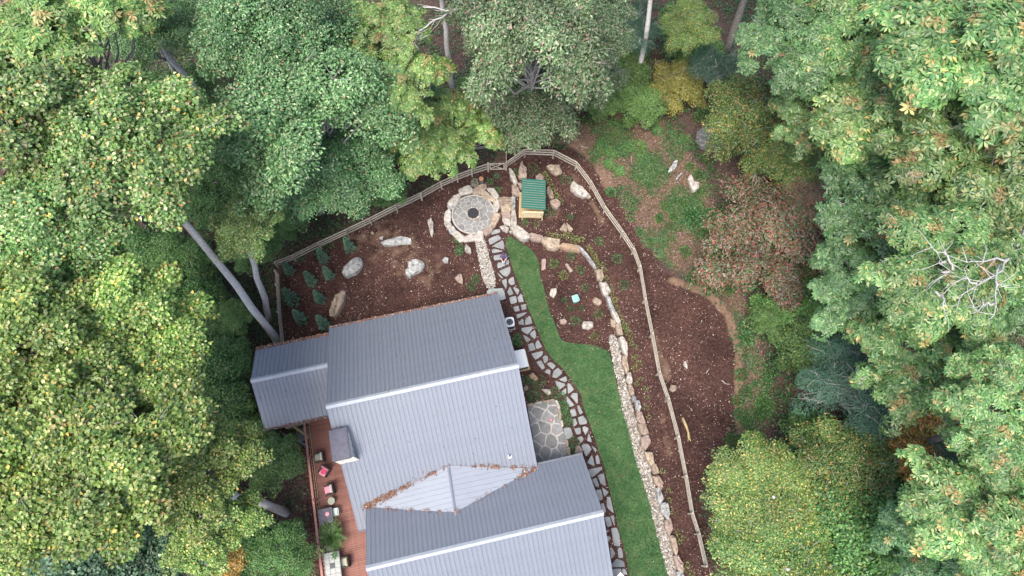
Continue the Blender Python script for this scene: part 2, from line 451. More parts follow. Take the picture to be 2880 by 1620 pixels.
M_lawn = mat("lawn_turf", (.030, .105, .033), (.020, .062, .022), 1.2, .9, .1, stops=[(.25, (.034, .080, .034)), (.46, (.054, .118, .046)), (.60, (.080, .140, .058)), (.74, (.13, .115, .070))], detail=9)
sheet("lawn", LAWN, .014, M_lawn)
M_gbed = mat("gravel_bed", (.16, .145, .125), (.07, .062, .055), 14, .9, .1, .03)  # dark base colour paints in the shade between pebbles
sheet("gravel_path", GRAVEL_PATH, .010, M_gbed)
sheet("drain_bed", DRAIN, .009, M_gbed)

rg = np.random.default_rng(5)
def sample_in(poly, n, rng=rg):
    poly = np.asarray(poly)[:, :2]
    lo, hi = poly.min(0), poly.max(0)
    out = []
    tot = 0
    while tot < n:
        q = lo + rng.random((n * 3, 2)) * (hi - lo)
        q = q[inside(poly, q)]
        out.append(q); tot += len(q)
    return np.vstack(out)[:n]

# gravel pebbles: low eight-sided stones
def pebbles(name, poly, n, rmin, rmax, label_cols, zb=.01, seed=1):
    rng = np.random.default_rng(seed)
    p = sample_in(poly, n, rng)
    r = rmin + (rmax - rmin) * rng.random(n) ** 2
    base = np.array([[1, 0, 0], [.3, .95, 0], [-.8, .6, 0], [-.8, -.6, 0], [.3, -.95, 0], [0, 0, .62]])
    a = rng.random(n) * 6.283
    c, s = np.cos(a), np.sin(a)
    asp = .6 + .4 * rng.random(n)
    bx = base[None, :, 0] * r[:, None]; by = base[None, :, 1] * (r * asp)[:, None]; bz = base[None, :, 2] * (r * .8)[:, None]
    v = np.stack([p[:, :1] + bx * c[:, None] - by * s[:, None], p[:, 1:] + bx * s[:, None] + by * c[:, None], zb + bz + 0 * bx], 2)
    v[:, :5, 2] += (rng.random(n) * .03)[:, None]; v[:, 5, 2] += .02
    f0 = np.array([[0, 1, 5], [1, 2, 5], [2, 3, 5], [3, 4, 5], [4, 0, 5]])
    f = (f0[None] + (np.arange(n) * 6)[:, None, None]).reshape(-1, 3)
    cols = np.array(label_cols)[rng.integers(0, len(label_cols), n)] * (.75 + .5 * rng.random((n, 1)))
    me = new_mesh(name, v.reshape(-1, 3), f, [M_peb], True, np.repeat(cols, 6, 0))
    return tag(link(name, me), kind="stuff")
PEB = [(.27, .255, .225), (.215, .195, .165), (.38, .365, .34), (.15, .135, .115), (.25, .20, .155), (.10, .095, .085)]
tag(pebbles("path_gravel", GRAVEL_PATH, 1500, .035, .085, [(.31, .295, .27), (.22, .205, .18), (.39, .375, .35), (.12, .11, .095), (.25, .215, .175)], seed=2), "pale river gravel strip between fire pit patio and house corner", "gravel")
tag(pebbles("drain_gravel", DRAIN, 3600, .035, .10, PEB, seed=3), "grey and tan river gravel along the foot of the boulder wall", "gravel")

# ------------------------------------------------------------------ stones
def refine(poly, k, jit, rng):
    out = []
    n = len(poly)
    for i in range(n):
        a, b_ = np.asarray(poly[i]), np.asarray(poly[(i + 1) % n])
        for t in np.arange(k) / k:
            out.append(a + (b_ - a) * t)
    out = np.array(out)
    # round the corners a little
    sm = (np.roll(out, 1, 0) + 7 * out + np.roll(out, -1, 0)) / 9
    size = np.ptp(out, axis=0).mean()
    return sm + rng.normal(0, jit * size, out.shape)

def flat_stone(name, poly, top, thick, m, parent=None, seed=0, bev=.025, jit=.006):
    rng = np.random.default_rng(seed)
    q = refine(poly, 3, jit, rng)
    c = q.mean(0)
    sz = np.ptp(q, axis=0).mean()
    ins = max(.5, 1 - 2 * bev / sz)
    n = len(q)
    tilt = rng.normal(0, .004, 2)
    def zz(p, z): return z + (p - c) @ tilt
    rings = [(1.0, top - thick), (1.0, top - bev * .6), (ins, top)]
    v = []
    for s, z in rings:
        for p in q:
            pp = c + (p - c) * s
            v.append((pp[0], pp[1], zz(pp, z)))
    v.append((c[0], c[1], top))
    f = []
    for r in range(2):
        for i in range(n):
            j = (i + 1) % n
            f.append((r * n + i, r * n + j, (r + 1) * n + j, (r + 1) * n + i))
    for i in range(n): f.append((2 * n + i, 2 * n + (i + 1) % n, 3 * n))
    a2 = sum(q[i][0] * q[(i + 1) % n][1] - q[(i + 1) % n][0] * q[i][1] for i in range(n))
    if a2 < 0: f = [t[::-1] for t in f]
    return link(name, new_mesh(name, v, f, [m]), parent)

def boulder(name, px, h, m, parent=None, seed=0, off=None, flat=.55, label=None, cat=None, group=None, sink=.15, grow=1.04):
    rng = np.random.default_rng(seed + 77)
    pa = np.array(px, float); pa = pa.mean(0) + (pa - pa.mean(0)) * grow
    q3 = np.array([Pg(x, y, h * .55) for x, y in pa])
    q = refine(q3[:, :2], 3 if len(px) < 7 else 2, .012, rng)
    c = q.mean(0)
    g = float(ground(c)[0])
    z0 = g if off is None else off
    n = len(q)
    rings = [(1.0, -sink), (1.03, h * .30), (1.02, h * .66), (.93, h * .90), (max(flat, .72), h * 1.0), (flat * .45, h * 1.04)]
    v = []
    tl = rng.normal(0, .06, 2)
    for k, (s, z) in enumerate(rings):
        for i, p in enumerate(q):
            w = s * (1 + rng.normal(0, .045)) if k > 1 else s
            pp = c + (p - c) * w
            v.append((pp[0], pp[1], z0 + z * (1 + (rng.normal(0, .07) if k > 0 else 0)) + (((pp - c) @ tl) if k > 1 else 0)))
    v.append((c[0], c[1], z0 + h * 1.04))
    v = np.array(v)
    f = []
    for r in range(len(rings) - 1):
        for i in range(n):
            j = (i + 1) % n
            f.append((r * n + i, r * n + j, (r + 1) * n + j, (r + 1) * n + i))
    o = (len(rings) - 1) * n
    for i in range(n): f.append((o + i, o + (i + 1) % n, len(v) - 1))
    a2 = sum(q[i][0] * q[(i + 1) % n][1] - q[(i + 1) % n][0] * q[i][1] for i in range(n))
    if a2 < 0: f = [t[::-1] for t in f]
    base = np.array([c[0], c[1], z0])
    ob = link(name, new_mesh(name, v - base, f, [m], False), parent, base)
    if label: tag(ob, label, cat, group)
    return ob

# stepping-stone path
path = sheet("stepping_stone_path", PATH_BED, .006, M_soilb if False else mat("path_mulch", (.06, .033, .03), (.03, .017, .016), 9, .95, .1, .02))
FLAG_D = [[(1160, 92), (1270, 20), (1285, 72), (1185, 95)], [(1127, 150), (1265, 95), (1305, 150), (1190, 215), (1145, 235)], [(1170, 250), (1330, 165), (1348, 285), (1310, 290)],
          [(1170, 300), (1215, 285), (1330, 325), (1185, 348)], [(1197, 378), (1370, 350), (1395, 400), (1380, 420), (1208, 448)], [(1243, 490), (1405, 430), (1413, 490), (1260, 560)],
          [(1265, 590), (1425, 520), (1428, 610), (1385, 665), (1345, 660)], [(1248, 605), (1330, 680), (1310, 692), (1272, 655)], [(1305, 720), (1378, 690), (1380, 800), (1365, 835)],
          [(1405, 700), (1470, 665), (1490, 765), (1440, 782), (1400, 745)], [(1380, 880), (1420, 795), (1472, 900), (1415, 925)], [(1463, 820), (1480, 800), (1552, 850), (1525, 920)],
          [(1408, 945), (1505, 928), (1518, 1020), (1430, 1040)], [(1522, 950), (1575, 890), (1610, 1010), (1540, 1015)], [(1460, 1078), (1535, 1058), (1555, 1130), (1490, 1145)],
          [(1565, 1050), (1635, 1035), (1648, 1105), (1590, 1122)], [(1505, 1178), (1660, 1145), (1600, 1200), (1515, 1238)], [(1630, 1245), (1690, 1190), (1730, 1300), (1625, 1325)],
          [(1535, 1285), (1600, 1230), (1612, 1325), (1540, 1310)]]
FLAG_F = [[(605, 205), (765, 180), (765, 215), (695, 295), (625, 255)], [(715, 290), (795, 222), (810, 300), (795, 360)], [(625, 285), (745, 360), (680, 405)], [(697, 425), (770, 402), (810, 495), (720, 525)],
          [(795, 420), (835, 360), (895, 460), (820, 495)], [(740, 550), (905, 515), (895, 575), (800, 640)], [(895, 600), (945, 572), (975, 600), (970, 650), (925, 690)], [(808, 665), (880, 640), (935, 740), (895, 775)],
          [(953, 690), (1010, 665), (1080, 715), (1035, 770)], [(920, 800), (965, 760), (1010, 780), (1000, 845)], [(1045, 790), (1110, 742), (1175, 815), (1090, 885), (1030, 870)], [(1120, 905), (1215, 855), (1235, 920), (1200, 940)],
          [(1060, 915), (1200, 960), (1205, 985), (1120, 1050)], [(1235, 955), (1265, 955), (1330, 1040), (1245, 1105)], [(1140, 1080), (1215, 1015), (1225, 1085), (1180, 1125)], [(1275, 1130), (1305, 1088), (1375, 1085), (1378, 1200), (1360, 1225)],
          [(1208, 1165), (1228, 1130), (1335, 1255), (1255, 1280)], [(1365, 1270), (1395, 1248), (1448, 1355), (1405, 1385)], [(1268, 1315), (1340, 1300), (1365, 1395), (1290, 1410)]]
FLAG_G = [[(1375, 260), (1450, 235), (1505, 310), (1495, 350), (1400, 360)], [(1300, 285), (1345, 272), (1372, 350), (1318, 390)], [(1180, 400), (1280, 395), (1318, 520), (1205, 575)], [(1325, 415), (1415, 392), (1420, 485), (1360, 493)],
          [(1435, 390), (1475, 378), (1530, 410), (1480, 510)], [(1500, 580), (1525, 460), (1572, 600)], [(1370, 535), (1430, 510), (1460, 550), (1425, 612)], [(1420, 635), (1505, 613), (1570, 690), (1490, 800)],
          [(1555, 635), (1635, 690), (1620, 745)], [(1500, 880), (1570, 757), (1612, 925)], [(1615, 780), (1655, 768), (1682, 890), (1625, 898)], [(1510, 965), (1700, 928), (1712, 965), (1565, 1085)],
          [(1645, 1045), (1735, 1012), (1762, 1195), (1690, 1165)], [(1570, 1100), (1630, 1075), (1670, 1195), (1620, 1205)], [(1700, 1200), (1800, 1275), (1740, 1345)], [(1615, 1250), (1695, 1235), (1720, 1375), (1660, 1395)]]
FLAG_H = [[(805, 385), (850, 365), (905, 605), (800, 510)], [(720, 465), (765, 458), (797, 580), (760, 600)], [(850, 628), (905, 622), (913, 750), (890, 735)], [(765, 645), (845, 642), (880, 760), (815, 785)],
          [(862, 800), (940, 788), (975, 880), (990, 1050), (900, 1035), (880, 900)], [(780, 825), (845, 832), (810, 862)], [(800, 905), (845, 905), (838, 985), (810, 985)], [(845, 1060), (880, 1065), (922, 1150), (860, 1225)],
          [(950, 1085), (980, 1058), (1015, 1090), (1028, 1200), (965, 1208)], [(870, 1290), (940, 1210), (1035, 1245), (1060, 1325), (880, 1330)], [(880, 1350), (995, 1345), (1010, 1390), (890, 1470)], [(1012, 1350), (1050, 1345), (1090, 1430), (1020, 1425)]]
k = 0
for fr, lst in ((fD, FLAG_D), (fF, FLAG_F), (fG, FLAG_G), (fH, FLAG_H)):
    for pl in lst:
        k += 1
        flat_stone("flagstone", W(fr(pl), .03), .035, .06, M_flag, path, seed=k)
# mulch strip under the rest of the path beside the house
slab = flat_stone("stone_slab", W(fD([(1105, 870), (1140, 830), (1240, 826), (1325, 820), (1345, 880), (1368, 965), (1300, 990), (1200, 985), (1110, 930)]), .05), .06, .1, M_slab, None, 901)
tag(slab, "large pale grey stone slab at the roof corner beside the gravel strip", "stone slab")

# ------------------------------------------------------------------ round patio with fire pit
FC = P(1331, 602, .1)[:2]
def ell_r(): return abs(P(1140 + 1200 / 4.83, 602, .1)[0] - FC[0])
PR = ell_r() * 1.0
ang = np.linspace(0, 2 * math.pi, 41)[:-1]
patio = sheet("fire_pit_patio", np.stack([FC[0] + (PR + .12) * np.cos(ang), FC[1] + (PR + .12) * np.sin(ang)], 1), .055, M_mortar)
rp = np.random.default_rng(12)
def sector(r0, r1, a0, a1, gap):
    out = []
    for a in np.linspace(a0 + gap / r0 / 2, a1 - gap / r0 / 2, 4): out.append((FC[0] + r0 * math.cos(a), FC[1] + r0 * math.sin(a)))
    for a in np.linspace(a1 - gap / r1 / 2, a0 + gap / r1 / 2, 4): out.append((FC[0] + r1 * math.cos(a), FC[1] + r1 * math.sin(a)))
    return out
# irregular slate: voronoi-like cells by clipping
def clip(poly, p, q, gap):
    d = q - p; L_ = np.linalg.norm(d); d = d / L_
    off = L_ / 2 - gap / 2
    out = []
    for i in range(len(poly)):
        a, b_ = poly[i], poly[(i + 1) % len(poly)]
        da, db = (a - p) @ d - off, (b_ - p) @ d - off
        if da <= 0: out.append(a)
        if (da < 0) != (db < 0): out.append(a + (b_ - a) * (da / (da - db)))
    return out
def cells(seeds, bound, gap, hole=None):
    res = []
    for i, s in enumerate(seeds):
        poly = [np.array(b_) for b_ in bound]
        dd = np.hypot(*(seeds - s).T)
        for j in np.argsort(dd)[1:14]:
            poly = clip(poly, s, seeds[j], gap)
            if len(poly) < 3: break
        if len(poly) >= 3: res.append(np.array(poly))
    return res
seeds = []
while len(seeds) < 38:
    r_, a_ = PR * math.sqrt(.1 + .9 * rp.random()), rp.random() * 6.283
    p = FC + r_ * np.array([math.cos(a_), math.sin(a_)])
    if r_ < .62: continue
    if all(np.hypot(*(p - s)) > .47 for s in seeds): seeds.append(p)
    elif rp.random() < .0006: seeds.append(p + 1e-3)
seeds = np.array(seeds)
bound = np.stack([FC[0] + PR * np.cos(ang), FC[1] + PR * np.sin(ang)], 1)
for i, c in enumerate(cells(seeds, bound, .05)):
    # keep cells off the fire ring
    d = c - FC; rr = np.hypot(*d.T)
    c = FC + d * (np.maximum(rr, .66) / np.maximum(rr, 1e-6))[:, None]
    flat_stone("patio_stone", c, .085, .05, M_slate, patio, seed=300 + i, bev=.015, jit=.01)

pit = empty("fire_pit", "round black fire pit bowl ringed by small stones at the patio centre", "fire pit", (FC[0], FC[1], .06))
mb = MB()
prof = [(.42, .24), (.44, .27), (.40, .27), (.37, .16), (.22, .08), (.0, .06)]
n = 24
v = []; f = []
for r_, z in prof:
    for i in range(n): v.append((r_ * math.cos(6.2832 * i / n), r_ * math.sin(6.2832 * i / n), z))
for r_ in range(len(prof) - 1):
    for i in range(n): f.append((r_ * n + i, r_ * n + (i + 1) % n, (r_ + 1) * n + (i + 1) % n, (r_ + 1) * n + i))
mb.add(v, f)
mb.cyl((0, 0, 0), .42, .24, n)
mb.build("fire_bowl", M_char, pit, smooth_=False)
mb = MB()
for i in range(22):
    a_, r_ = rp.random() * 6.28, .3 * math.sqrt(rp.random())
    mb.box((r_ * math.cos(a_), r_ * math.sin(a_), .12 + .03 * rp.random()), (.05 + .06 * rp.random(), .04, .04), a_ * 2)
mb.build("lava_rock", M_dark, pit)
for i in range(15):
    a0, a1 = 6.2832 * i / 15, 6.2832 * (i + 1) / 15
    pl = [(r_ * math.cos(a), r_ * math.sin(a)) for r_, a in ((.45, a0 + .03), (.45, a1 - .03), (.60 + .04 * rp.random(), a1 - .04), (.60 + .04 * rp.random(), a0 + .04))]
    flat_stone("ring_stone", np.array(pl), .20 + .03 * rp.random(), .2, [M_rock_t, M_rock_w, M_rock_g][i % 3], pit, seed=500 + i, bev=.03)

RIM = [([(735, 740), (800, 712), (870, 692), (910, 775), (780, 805), (745, 800)], .45, M_rock_w), ([(910, 750), (970, 705), (1040, 680), (1090, 690), (1060, 790), (940, 795)], .42, M_rock_t),
       ([(1115, 735), (1200, 725), (1265, 820), (1240, 875), (1180, 820)], .4, M_rock_w), ([(1045, 790), (1090, 755), (1150, 820), (1215, 870), (1195, 900), (1120, 880), (1050, 830)], .35, M_rock_t),
       ([(660, 830), (740, 800), (740, 850), (690, 940), (620, 950), (585, 920)], .45, M_rock_w), ([(570, 960), (630, 940), (640, 1000), (590, 1010)], .35, M_rock_g),
       ([(545, 1060), (600, 1010), (620, 1080), (600, 1180), (540, 1200), (530, 1130)], .45, M_rock_w), ([(535, 1205), (610, 1190), (640, 1260), (635, 1330), (580, 1270)], .45, M_rock_w),
       ([(590, 1275), (650, 1240), (690, 1300), (650, 1350), (610, 1330)], .4, M_rock_g), ([(640, 1345), (700, 1310), (790, 1370), (800, 1420), (740, 1445), (690, 1400)], .45, M_rock_w),
       ([(800, 1385), (900, 1350), (950, 1380), (930, 1430), (810, 1449)], .4, M_rock_w), ([(930, 1380), (1000, 1300), (1055, 1330), (1050, 1420), (960, 1440)], .35, M_rock_w)]
RIM2 = [([(1065, 1310), (1160, 1235), (1190, 1260), (1170, 1310), (1100, 1370)], .5, M_rock_p), ([(1175, 1110), (1240, 1065), (1290, 1100), (1240, 1190), (1200, 1250), (1170, 1200)], .45, M_rock_t),
        ([(1200, 910), (1260, 890), (1280, 960), (1240, 1050), (1200, 1000)], .4, M_rock_w)]
rim = empty("patio_seat_wall", "curved seat wall of pale rough stones round the fire pit patio", "stone wall", (FC[0], FC[1], 0))
def child_rock(name, parent, px, h, m, seed, off=None, flat=.6, grow=1.13):
    o = boulder(name, px, h, m, None, seed, off, flat, grow=grow)
    o.parent = parent
    o.location = Vector(o.location) - Vector(parent.location)
    return o
for i, (pl, h, m) in enumerate(RIM + RIM2): child_rock("wall_stone", rim, fA(pl), h * .55, m, 40 + i, 0.0, .84, 1.2)
STEPS = [([(1260, 850), (1440, 850), (1440, 925), (1300, 945), (1270, 900)], .50, M_rock_t), ([(1300, 960), (1440, 935), (1430, 1030), (1310, 1040)], .38, M_rock_t), ([(1310, 1045), (1420, 1040), (1430, 1130), (1320, 1120)], .30, M_rock_p),
         ([(1320, 1140), (1420, 1140), (1430, 1230), (1350, 1210)], .22, M_rock_w), ([(1440, 850), (1495, 840), (1490, 970), (1450, 1010)], .6, M_rock_g), ([(1450, 1030), (1490, 1020), (1518, 1200), (1480, 1230), (1430, 1200)], .55, M_rock_w)]
stp_c = Pg(*fA([(1380, 1000)])[0])
steps = empty("stone_steps", "short flight of tan stone steps between the round patio and the shed", "steps", (stp_c[0], stp_c[1], 0))
for i, (pl, h, m) in enumerate(STEPS): child_rock("step_stone", steps, fA(pl), h * .7, m, 60 + i, 0.0, .88)

# boulder retaining wall
RET = [(fA, [(1430, 1250), (1500, 1225), (1620, 1290), (1675, 1370), (1630, 1415), (1560, 1405), (1480, 1330)], .6, M_rock_w), (fE, [(525, 110), (560, 80), (640, 95), (700, 125), (705, 165), (650, 180), (560, 165)], .5, M_rock_p),
       (fE, [(705, 185), (750, 140), (930, 155), (910, 270), (860, 290), (780, 280)], .6, M_rock_t), (fE, [(945, 265), (990, 225), (1180, 235), (1205, 290), (1190, 320), (1060, 310)], .55, M_rock_o),
       (fE, [(1205, 275), (1225, 260), (1320, 360), (1410, 480), (1420, 525), (1395, 525), (1300, 400)], .55, M_rock_g), (fE, [(1420, 590), (1520, 555), (1545, 660), (1495, 720), (1450, 690)], .55, M_rock_t),
       (fE, [(1480, 760), (1570, 740), (1630, 840), (1580, 920), (1530, 900)], .55, M_rock_w), (fE, [(1565, 930), (1620, 960), (1660, 1080), (1720, 1180), (1650, 1150), (1610, 1080)], .55, M_rock_g),
       (fE, [(1640, 1150), (1720, 1170), (1765, 1270), (1730, 1310), (1690, 1260)], .55, M_rock_w), (fE, [(1630, 1250), (1690, 1265), (1700, 1350), (1640, 1330)], .3, M_rock_t), (fE, [(1700, 1330), (1760, 1310), (1800, 1440), (1720, 1440)], .55, M_rock_t),
       (fF, [(1935, 350), (2010, 350), (2055, 430), (2050, 570), (1990, 520)], .6, M_rock_w), (fF, [(1985, 585), (2040, 600), (2065, 770), (2035, 800), (1980, 700)], .5, M_rock_t), (fF, [(2050, 820), (2095, 820), (2120, 920), (2080, 985), (2040, 900)], .5, M_rock_w),
       (fF, [(2055, 990), (2110, 985), (2145, 1100), (2090, 1110)], .45, M_rock_t), (fF, [(2115, 1125), (2165, 1135), (2165, 1195), (2120, 1200)], .45, M_rock_g), (fF, [(2160, 1195), (2210, 1195), (2235, 1280), (2200, 1345), (2165, 1290)], .5, M_rock_g),
       (fG, [(2180, 190), (2240, 195), (2290, 330), (2230, 345), (2185, 290)], .5, M_rock_p), (fG, [(2190, 350), (2290, 345), (2335, 470), (2240, 490)], .5, M_rock_t), (fG, [(2240, 540), (2330, 510), (2360, 600), (2290, 700), (2240, 640)], .5, M_rock_p),
       (fG, [(2290, 740), (2390, 745), (2415, 880), (2340, 900)], .5, M_rock_t), (fG, [(2370, 910), (2440, 900), (2480, 1010), (2410, 1030)], .4, M_rock_t), (fH, [(1430, 105), (1510, 100), (1570, 180), (1550, 260), (1480, 210)], .55, M_rock_t),
       (fH, [(1475, 275), (1520, 265), (1570, 390), (1520, 465), (1490, 400)], .5, M_rock_g), (fH, [(1530, 470), (1630, 470), (1655, 600), (1620, 665), (1560, 580)], .55, M_rock_g), (fH, [(1590, 700), (1660, 680), (1700, 800), (1650, 895), (1600, 800)], .55, M_rock_p),
       (fH, [(1660, 920), (1740, 930), (1765, 1100), (1730, 1155), (1690, 1050)], .5, M_rock_t), (fH, [(1715, 1190), (1780, 1180), (1835, 1280), (1830, 1380), (1760, 1350)], .55, M_rock_p), (fH, [(1750, 1400), (1830, 1385), (1860, 1520), (1780, 1540)], .5, M_rock_g)]
wl0 = P(1700, 850, 0)
ret = empty("retaining_wall", "long curving dry stone retaining wall of big boulders beside the lawn", "stone wall", (wl0[0], wl0[1], 0))
for i, (fr, pl, h, m) in enumerate(RET): child_rock("boulder", ret, fr(pl), h, m, 100 + i, 0.0, .74, 1.2)

LOOSE = [(fA, [(1450, 690), (1500, 680), (1555, 730), (1540, 815), (1450, 815)], .5, M_rock_p, "squat pinkish rock just left of the green roofed shed"),
         (fA, [(1405, 470), (1460, 470), (1530, 640), (1490, 670), (1430, 590)], .45, M_rock_w, "long pale rock running down from the gate post"),
         (fA, [(1545, 440), (1590, 400), (1650, 470), (1655, 590), (1540, 580)], .55, M_rock_p, "big pinkish boulder standing above the shed roof's left corner"),
         (fA, [(1555, 400), (1590, 350), (1602, 400)], .35, M_rock_t, "small tan rock under the fence above the big pinkish boulder"),
         (fA, [(1920, 430), (2020, 410), (2090, 420), (2135, 500), (2050, 540), (1980, 500)], .45, M_rock_t, "flat tan boulder inside the topmost bend of the fence"),
         (fA, [(2240, 720), (2270, 620), (2400, 720), (2500, 810), (2415, 840), (2320, 800)], .6, M_rock_w, "pale pointed boulder close inside the fence right of the shed"),
         (fA, [(1910, 760), (1940, 700), (2010, 790), (2010, 860), (1950, 850)], .5, M_rock_t, "brown rock against the shed's right side, the upper of two"),
         (fA, [(1960, 900), (2050, 870), (2110, 930), (2060, 1000), (1990, 970)], .45, M_rock_p, "rounded pinkish rock at the shed's right side, the lower of two"),
         (fA, [(1530, 660), (1580, 655), (1580, 720), (1540, 705)], .3, M_rock_p, "small reddish rock touching the shed roof's left edge"),
         (fA, [(1770, 570), (1820, 530), (1880, 575), (1880, 640), (1780, 640)], .5, M_rock_p, "rock half hidden behind the top edge of the shed roof"),
         (fA, [(2100, 1280), (2160, 1195), (2190, 1250), (2200, 1310)], .35, M_rock_t, "left half of a pair of leaning tan rocks in the mulch below the shed"),
         (fA, [(2185, 1190), (2280, 1280), (2240, 1305), (2200, 1275)], .35, M_rock_t, "right half of a pair of leaning tan rocks in the mulch below the shed"),
         (fA, [(885, 640), (920, 590), (980, 600), (1000, 660), (960, 705), (900, 690)], .4, M_rock_d, "dark mossy round rock beside the tree stump"),
         (fA, [(1280, 1240), (1360, 1225), (1410, 1280), (1380, 1320), (1320, 1290)], .4, M_rock_w, "pale rock at the foot of the stone steps"),
         (fA, [(1165, 1330), (1200, 1290), (1280, 1280), (1285, 1315), (1185, 1345)], .15, M_rock_g, "thin grey rock where the stepping stones start"),
         (fA, [(1410, 1310), (1430, 1295), (1452, 1320), (1430, 1345)], .2, M_rock_w, "tiny pale rock left of the largest wall boulder"),
         (fA, [(305, 1190), (350, 1135), (380, 1190), (385, 1320), (355, 1375), (330, 1290)], .4, M_rock_w, "narrow whitish rock standing on end in the mulch left of the patio"),
         (fB, [(1800, 990), (1960, 920), (2060, 885), (2205, 915), (2190, 990), (2050, 990), (1950, 1020), (1850, 1025)], .35, M_rock_g, "long jagged grey rock outcrop below the rail fence"),
         (fB, [(1765, 920), (1830, 885), (1815, 940)], .2, M_rock_w, "little pale rock at the upper left of the jagged outcrop"),
         (fB, [(1655, 845), (1675, 822), (1700, 850), (1680, 870)], .15, M_rock_t, "small dull rock in mulch between outcrop and fence"),
         (fB, [(1275, 1370), (1350, 1270), (1420, 1200), (1470, 1180), (1530, 1195), (1540, 1240), (1530, 1300), (1450, 1400), (1340, 1440), (1290, 1420)], .6, M_rock_g, "grey oval boulder with smooth top, upper of two long ones beside the junipers"),
         (fD, [(5, 600), (40, 560), (40, 480), (90, 440), (190, 435), (260, 490), (230, 570), (140, 620), (60, 675), (20, 650)], .6, M_rock_g, "broad pale grey boulder alone in the middle of the mulch"),
         (fC, [(1100, 860), (1130, 740), (1190, 640), (1240, 590), (1300, 580), (1312, 650), (1260, 800), (1200, 900), (1160, 930), (1110, 900)], .7, M_rock_t, "long tan oval boulder near the house roof, lower of two beside the junipers"),
         (fD, [(500, 440), (540, 400), (590, 420), (580, 475), (520, 475)], .3, M_rock_g, "small round grey rock right of the broad pale boulder"),
         (fD, [(670, 690), (735, 630), (775, 635), (780, 765), (720, 740)], .3, M_rock_p, "triangular tan pink rock above the paver wall"),
         (fD, [(805, 300), (820, 230), (890, 280), (895, 345), (850, 340)], .35, M_rock_w, "white angular rock in weeds beside the gravel strip"),
         (fE, [(690, 580), (695, 430), (750, 425), (748, 560)], .18, M_rock_p, "upright pinkish flat stone at the lawn edge in the planting bed"),
         (fE, [(1010, 500), (1045, 495), (1115, 590), (1075, 605)], .18, M_rock_p, "slanted pinkish flat stone between shrubs in the planting bed"),
         (fE, [(800, 890), (820, 835), (900, 832), (890, 900), (860, 950), (810, 920)], .3, M_rock_w, "white squarish rock left of the teal box"),
         (fE, [(1385, 990), (1410, 950), (1500, 985), (1505, 1030), (1470, 1055), (1400, 1030)], .3, M_rock_t, "tan rounded rock right of the teal box"),
         (fE, [(940, 1250), (1000, 1240), (1035, 1275), (1010, 1310), (950, 1305)], .25, M_rock_p, "small pink rock near the lower lawn edge of the bed"),
         (fE, [(1240, 1330), (1260, 1275), (1390, 1285), (1390, 1350), (1330, 1380), (1250, 1365)], .35, M_rock_w, "bright white block shaped rock at the bottom of the planting bed"),
         (fF, [(710, 850), (770, 808), (835, 900), (800, 925), (740, 890)], .3, M_rock_o, "orange red stone below the white generator"),
         (fF, [(640, 1005), (690, 990), (695, 1040), (650, 1065)], .3, M_rock_t, "yellowish rock tucked against the house under the eave"),
         (fF, [(880, 1030), (980, 1040), (1015, 1090), (985, 1115), (940, 1090)], .3, M_rock_w, "pale pointed rock in the weeds above the rectangular patio"),
         (fG, [(1340, 650), (1390, 640), (1440, 700), (1430, 760), (1345, 760)], .3, M_rock_t, "brown block of stone beside the lower roof corner"),
         (frame(1600, 240, 2.275), [(815, 360), (830, 290), (870, 270), (940, 300), (1010, 350), (1025, 380), (930, 415), (860, 405)], .45, M_rock_dg, "large dark grey outcrop with pale lip on the leafy slope"),
         (frame(1600, 240, 2.275), [(635, 550), (670, 490), (695, 480), (690, 520), (655, 555)], .35, M_rock_g, "grey slanting rock slab among the ferns"),
         (frame(1600, 240, 2.275), [(680, 600), (720, 555), (728, 565), (690, 602)], .2, M_rock_g, "thin sliver of grey rock below the slanting slab"),
         (frame(1600, 240, 2.275), [(765, 600), (780, 570), (800, 620), (835, 625), (830, 660), (790, 685), (775, 640)], .4, M_rock_w, "whitish rock between two leafy shrubs on the slope"),
         (fT, [(415, 190), (440, 145), (485, 155), (480, 195), (450, 215)], .12, M_rock_t, "flat tan rock just outside the fence on the mulch bank"),
         (fS, [(757, 690), (775, 665), (795, 700), (797, 740), (770, 720)], .12, M_rock_w, "small white flat rock lying on the mulch bank"),
         (fQ, [(165, 510), (185, 500), (213, 528), (185, 542)], .25, M_rock_t, "small tan rock next to the pale pointed boulder by the fence")]
for i, (fr, pl, h, m, lb) in enumerate(LOOSE):
    boulder("rock", fr(pl), h, m, None, 200 + i, None, .6, lb, "rock", "loose rocks in the garden and slope")

# cut log stump standing by the patio
st = Pg(*fA([(1035, 650)])[0])
stump = empty("tree_stump", "upright cut log with orange sawn top at the patio rim", "stump", st)
MB().tube([(0, 0, -.1), (.02, 0, .3), (0, 0, .72)], [.22, .2, .21], 14).build("bark", M_bark_d, stump)
MB().cyl((0, 0, .721), .19, .012, 14).build("cut_face", M_stumpt, stump)

# ------------------------------------------------------------------ trees
up = np.array([0, 0, 1.0])
def nrm(a): return a / (np.linalg.norm(a, axis=-1, keepdims=True) + 1e-9)

def leaf_geo(c, ax, no, Ln, Wd, fold=.18):
    ax = nrm(ax); side = nrm(np.cross(ax, no)); no = np.cross(side, ax)
    Ln = Ln[:, None]; Wd = Wd[:, None]
    v = np.stack([c, c + ax * Ln * .55 + side * Wd * .5 + no * Wd * fold, c + ax * Ln - no * Ln * .08, c + ax * Ln * .55 - side * Wd * .5 + no * Wd * fold], 1)
    n = len(c)
    f = (np.array([[0, 1, 2], [0, 2, 3]])[None] + (np.arange(n) * 4)[:, None, None]).reshape(-1, 3)
    return v.reshape(-1, 3), f

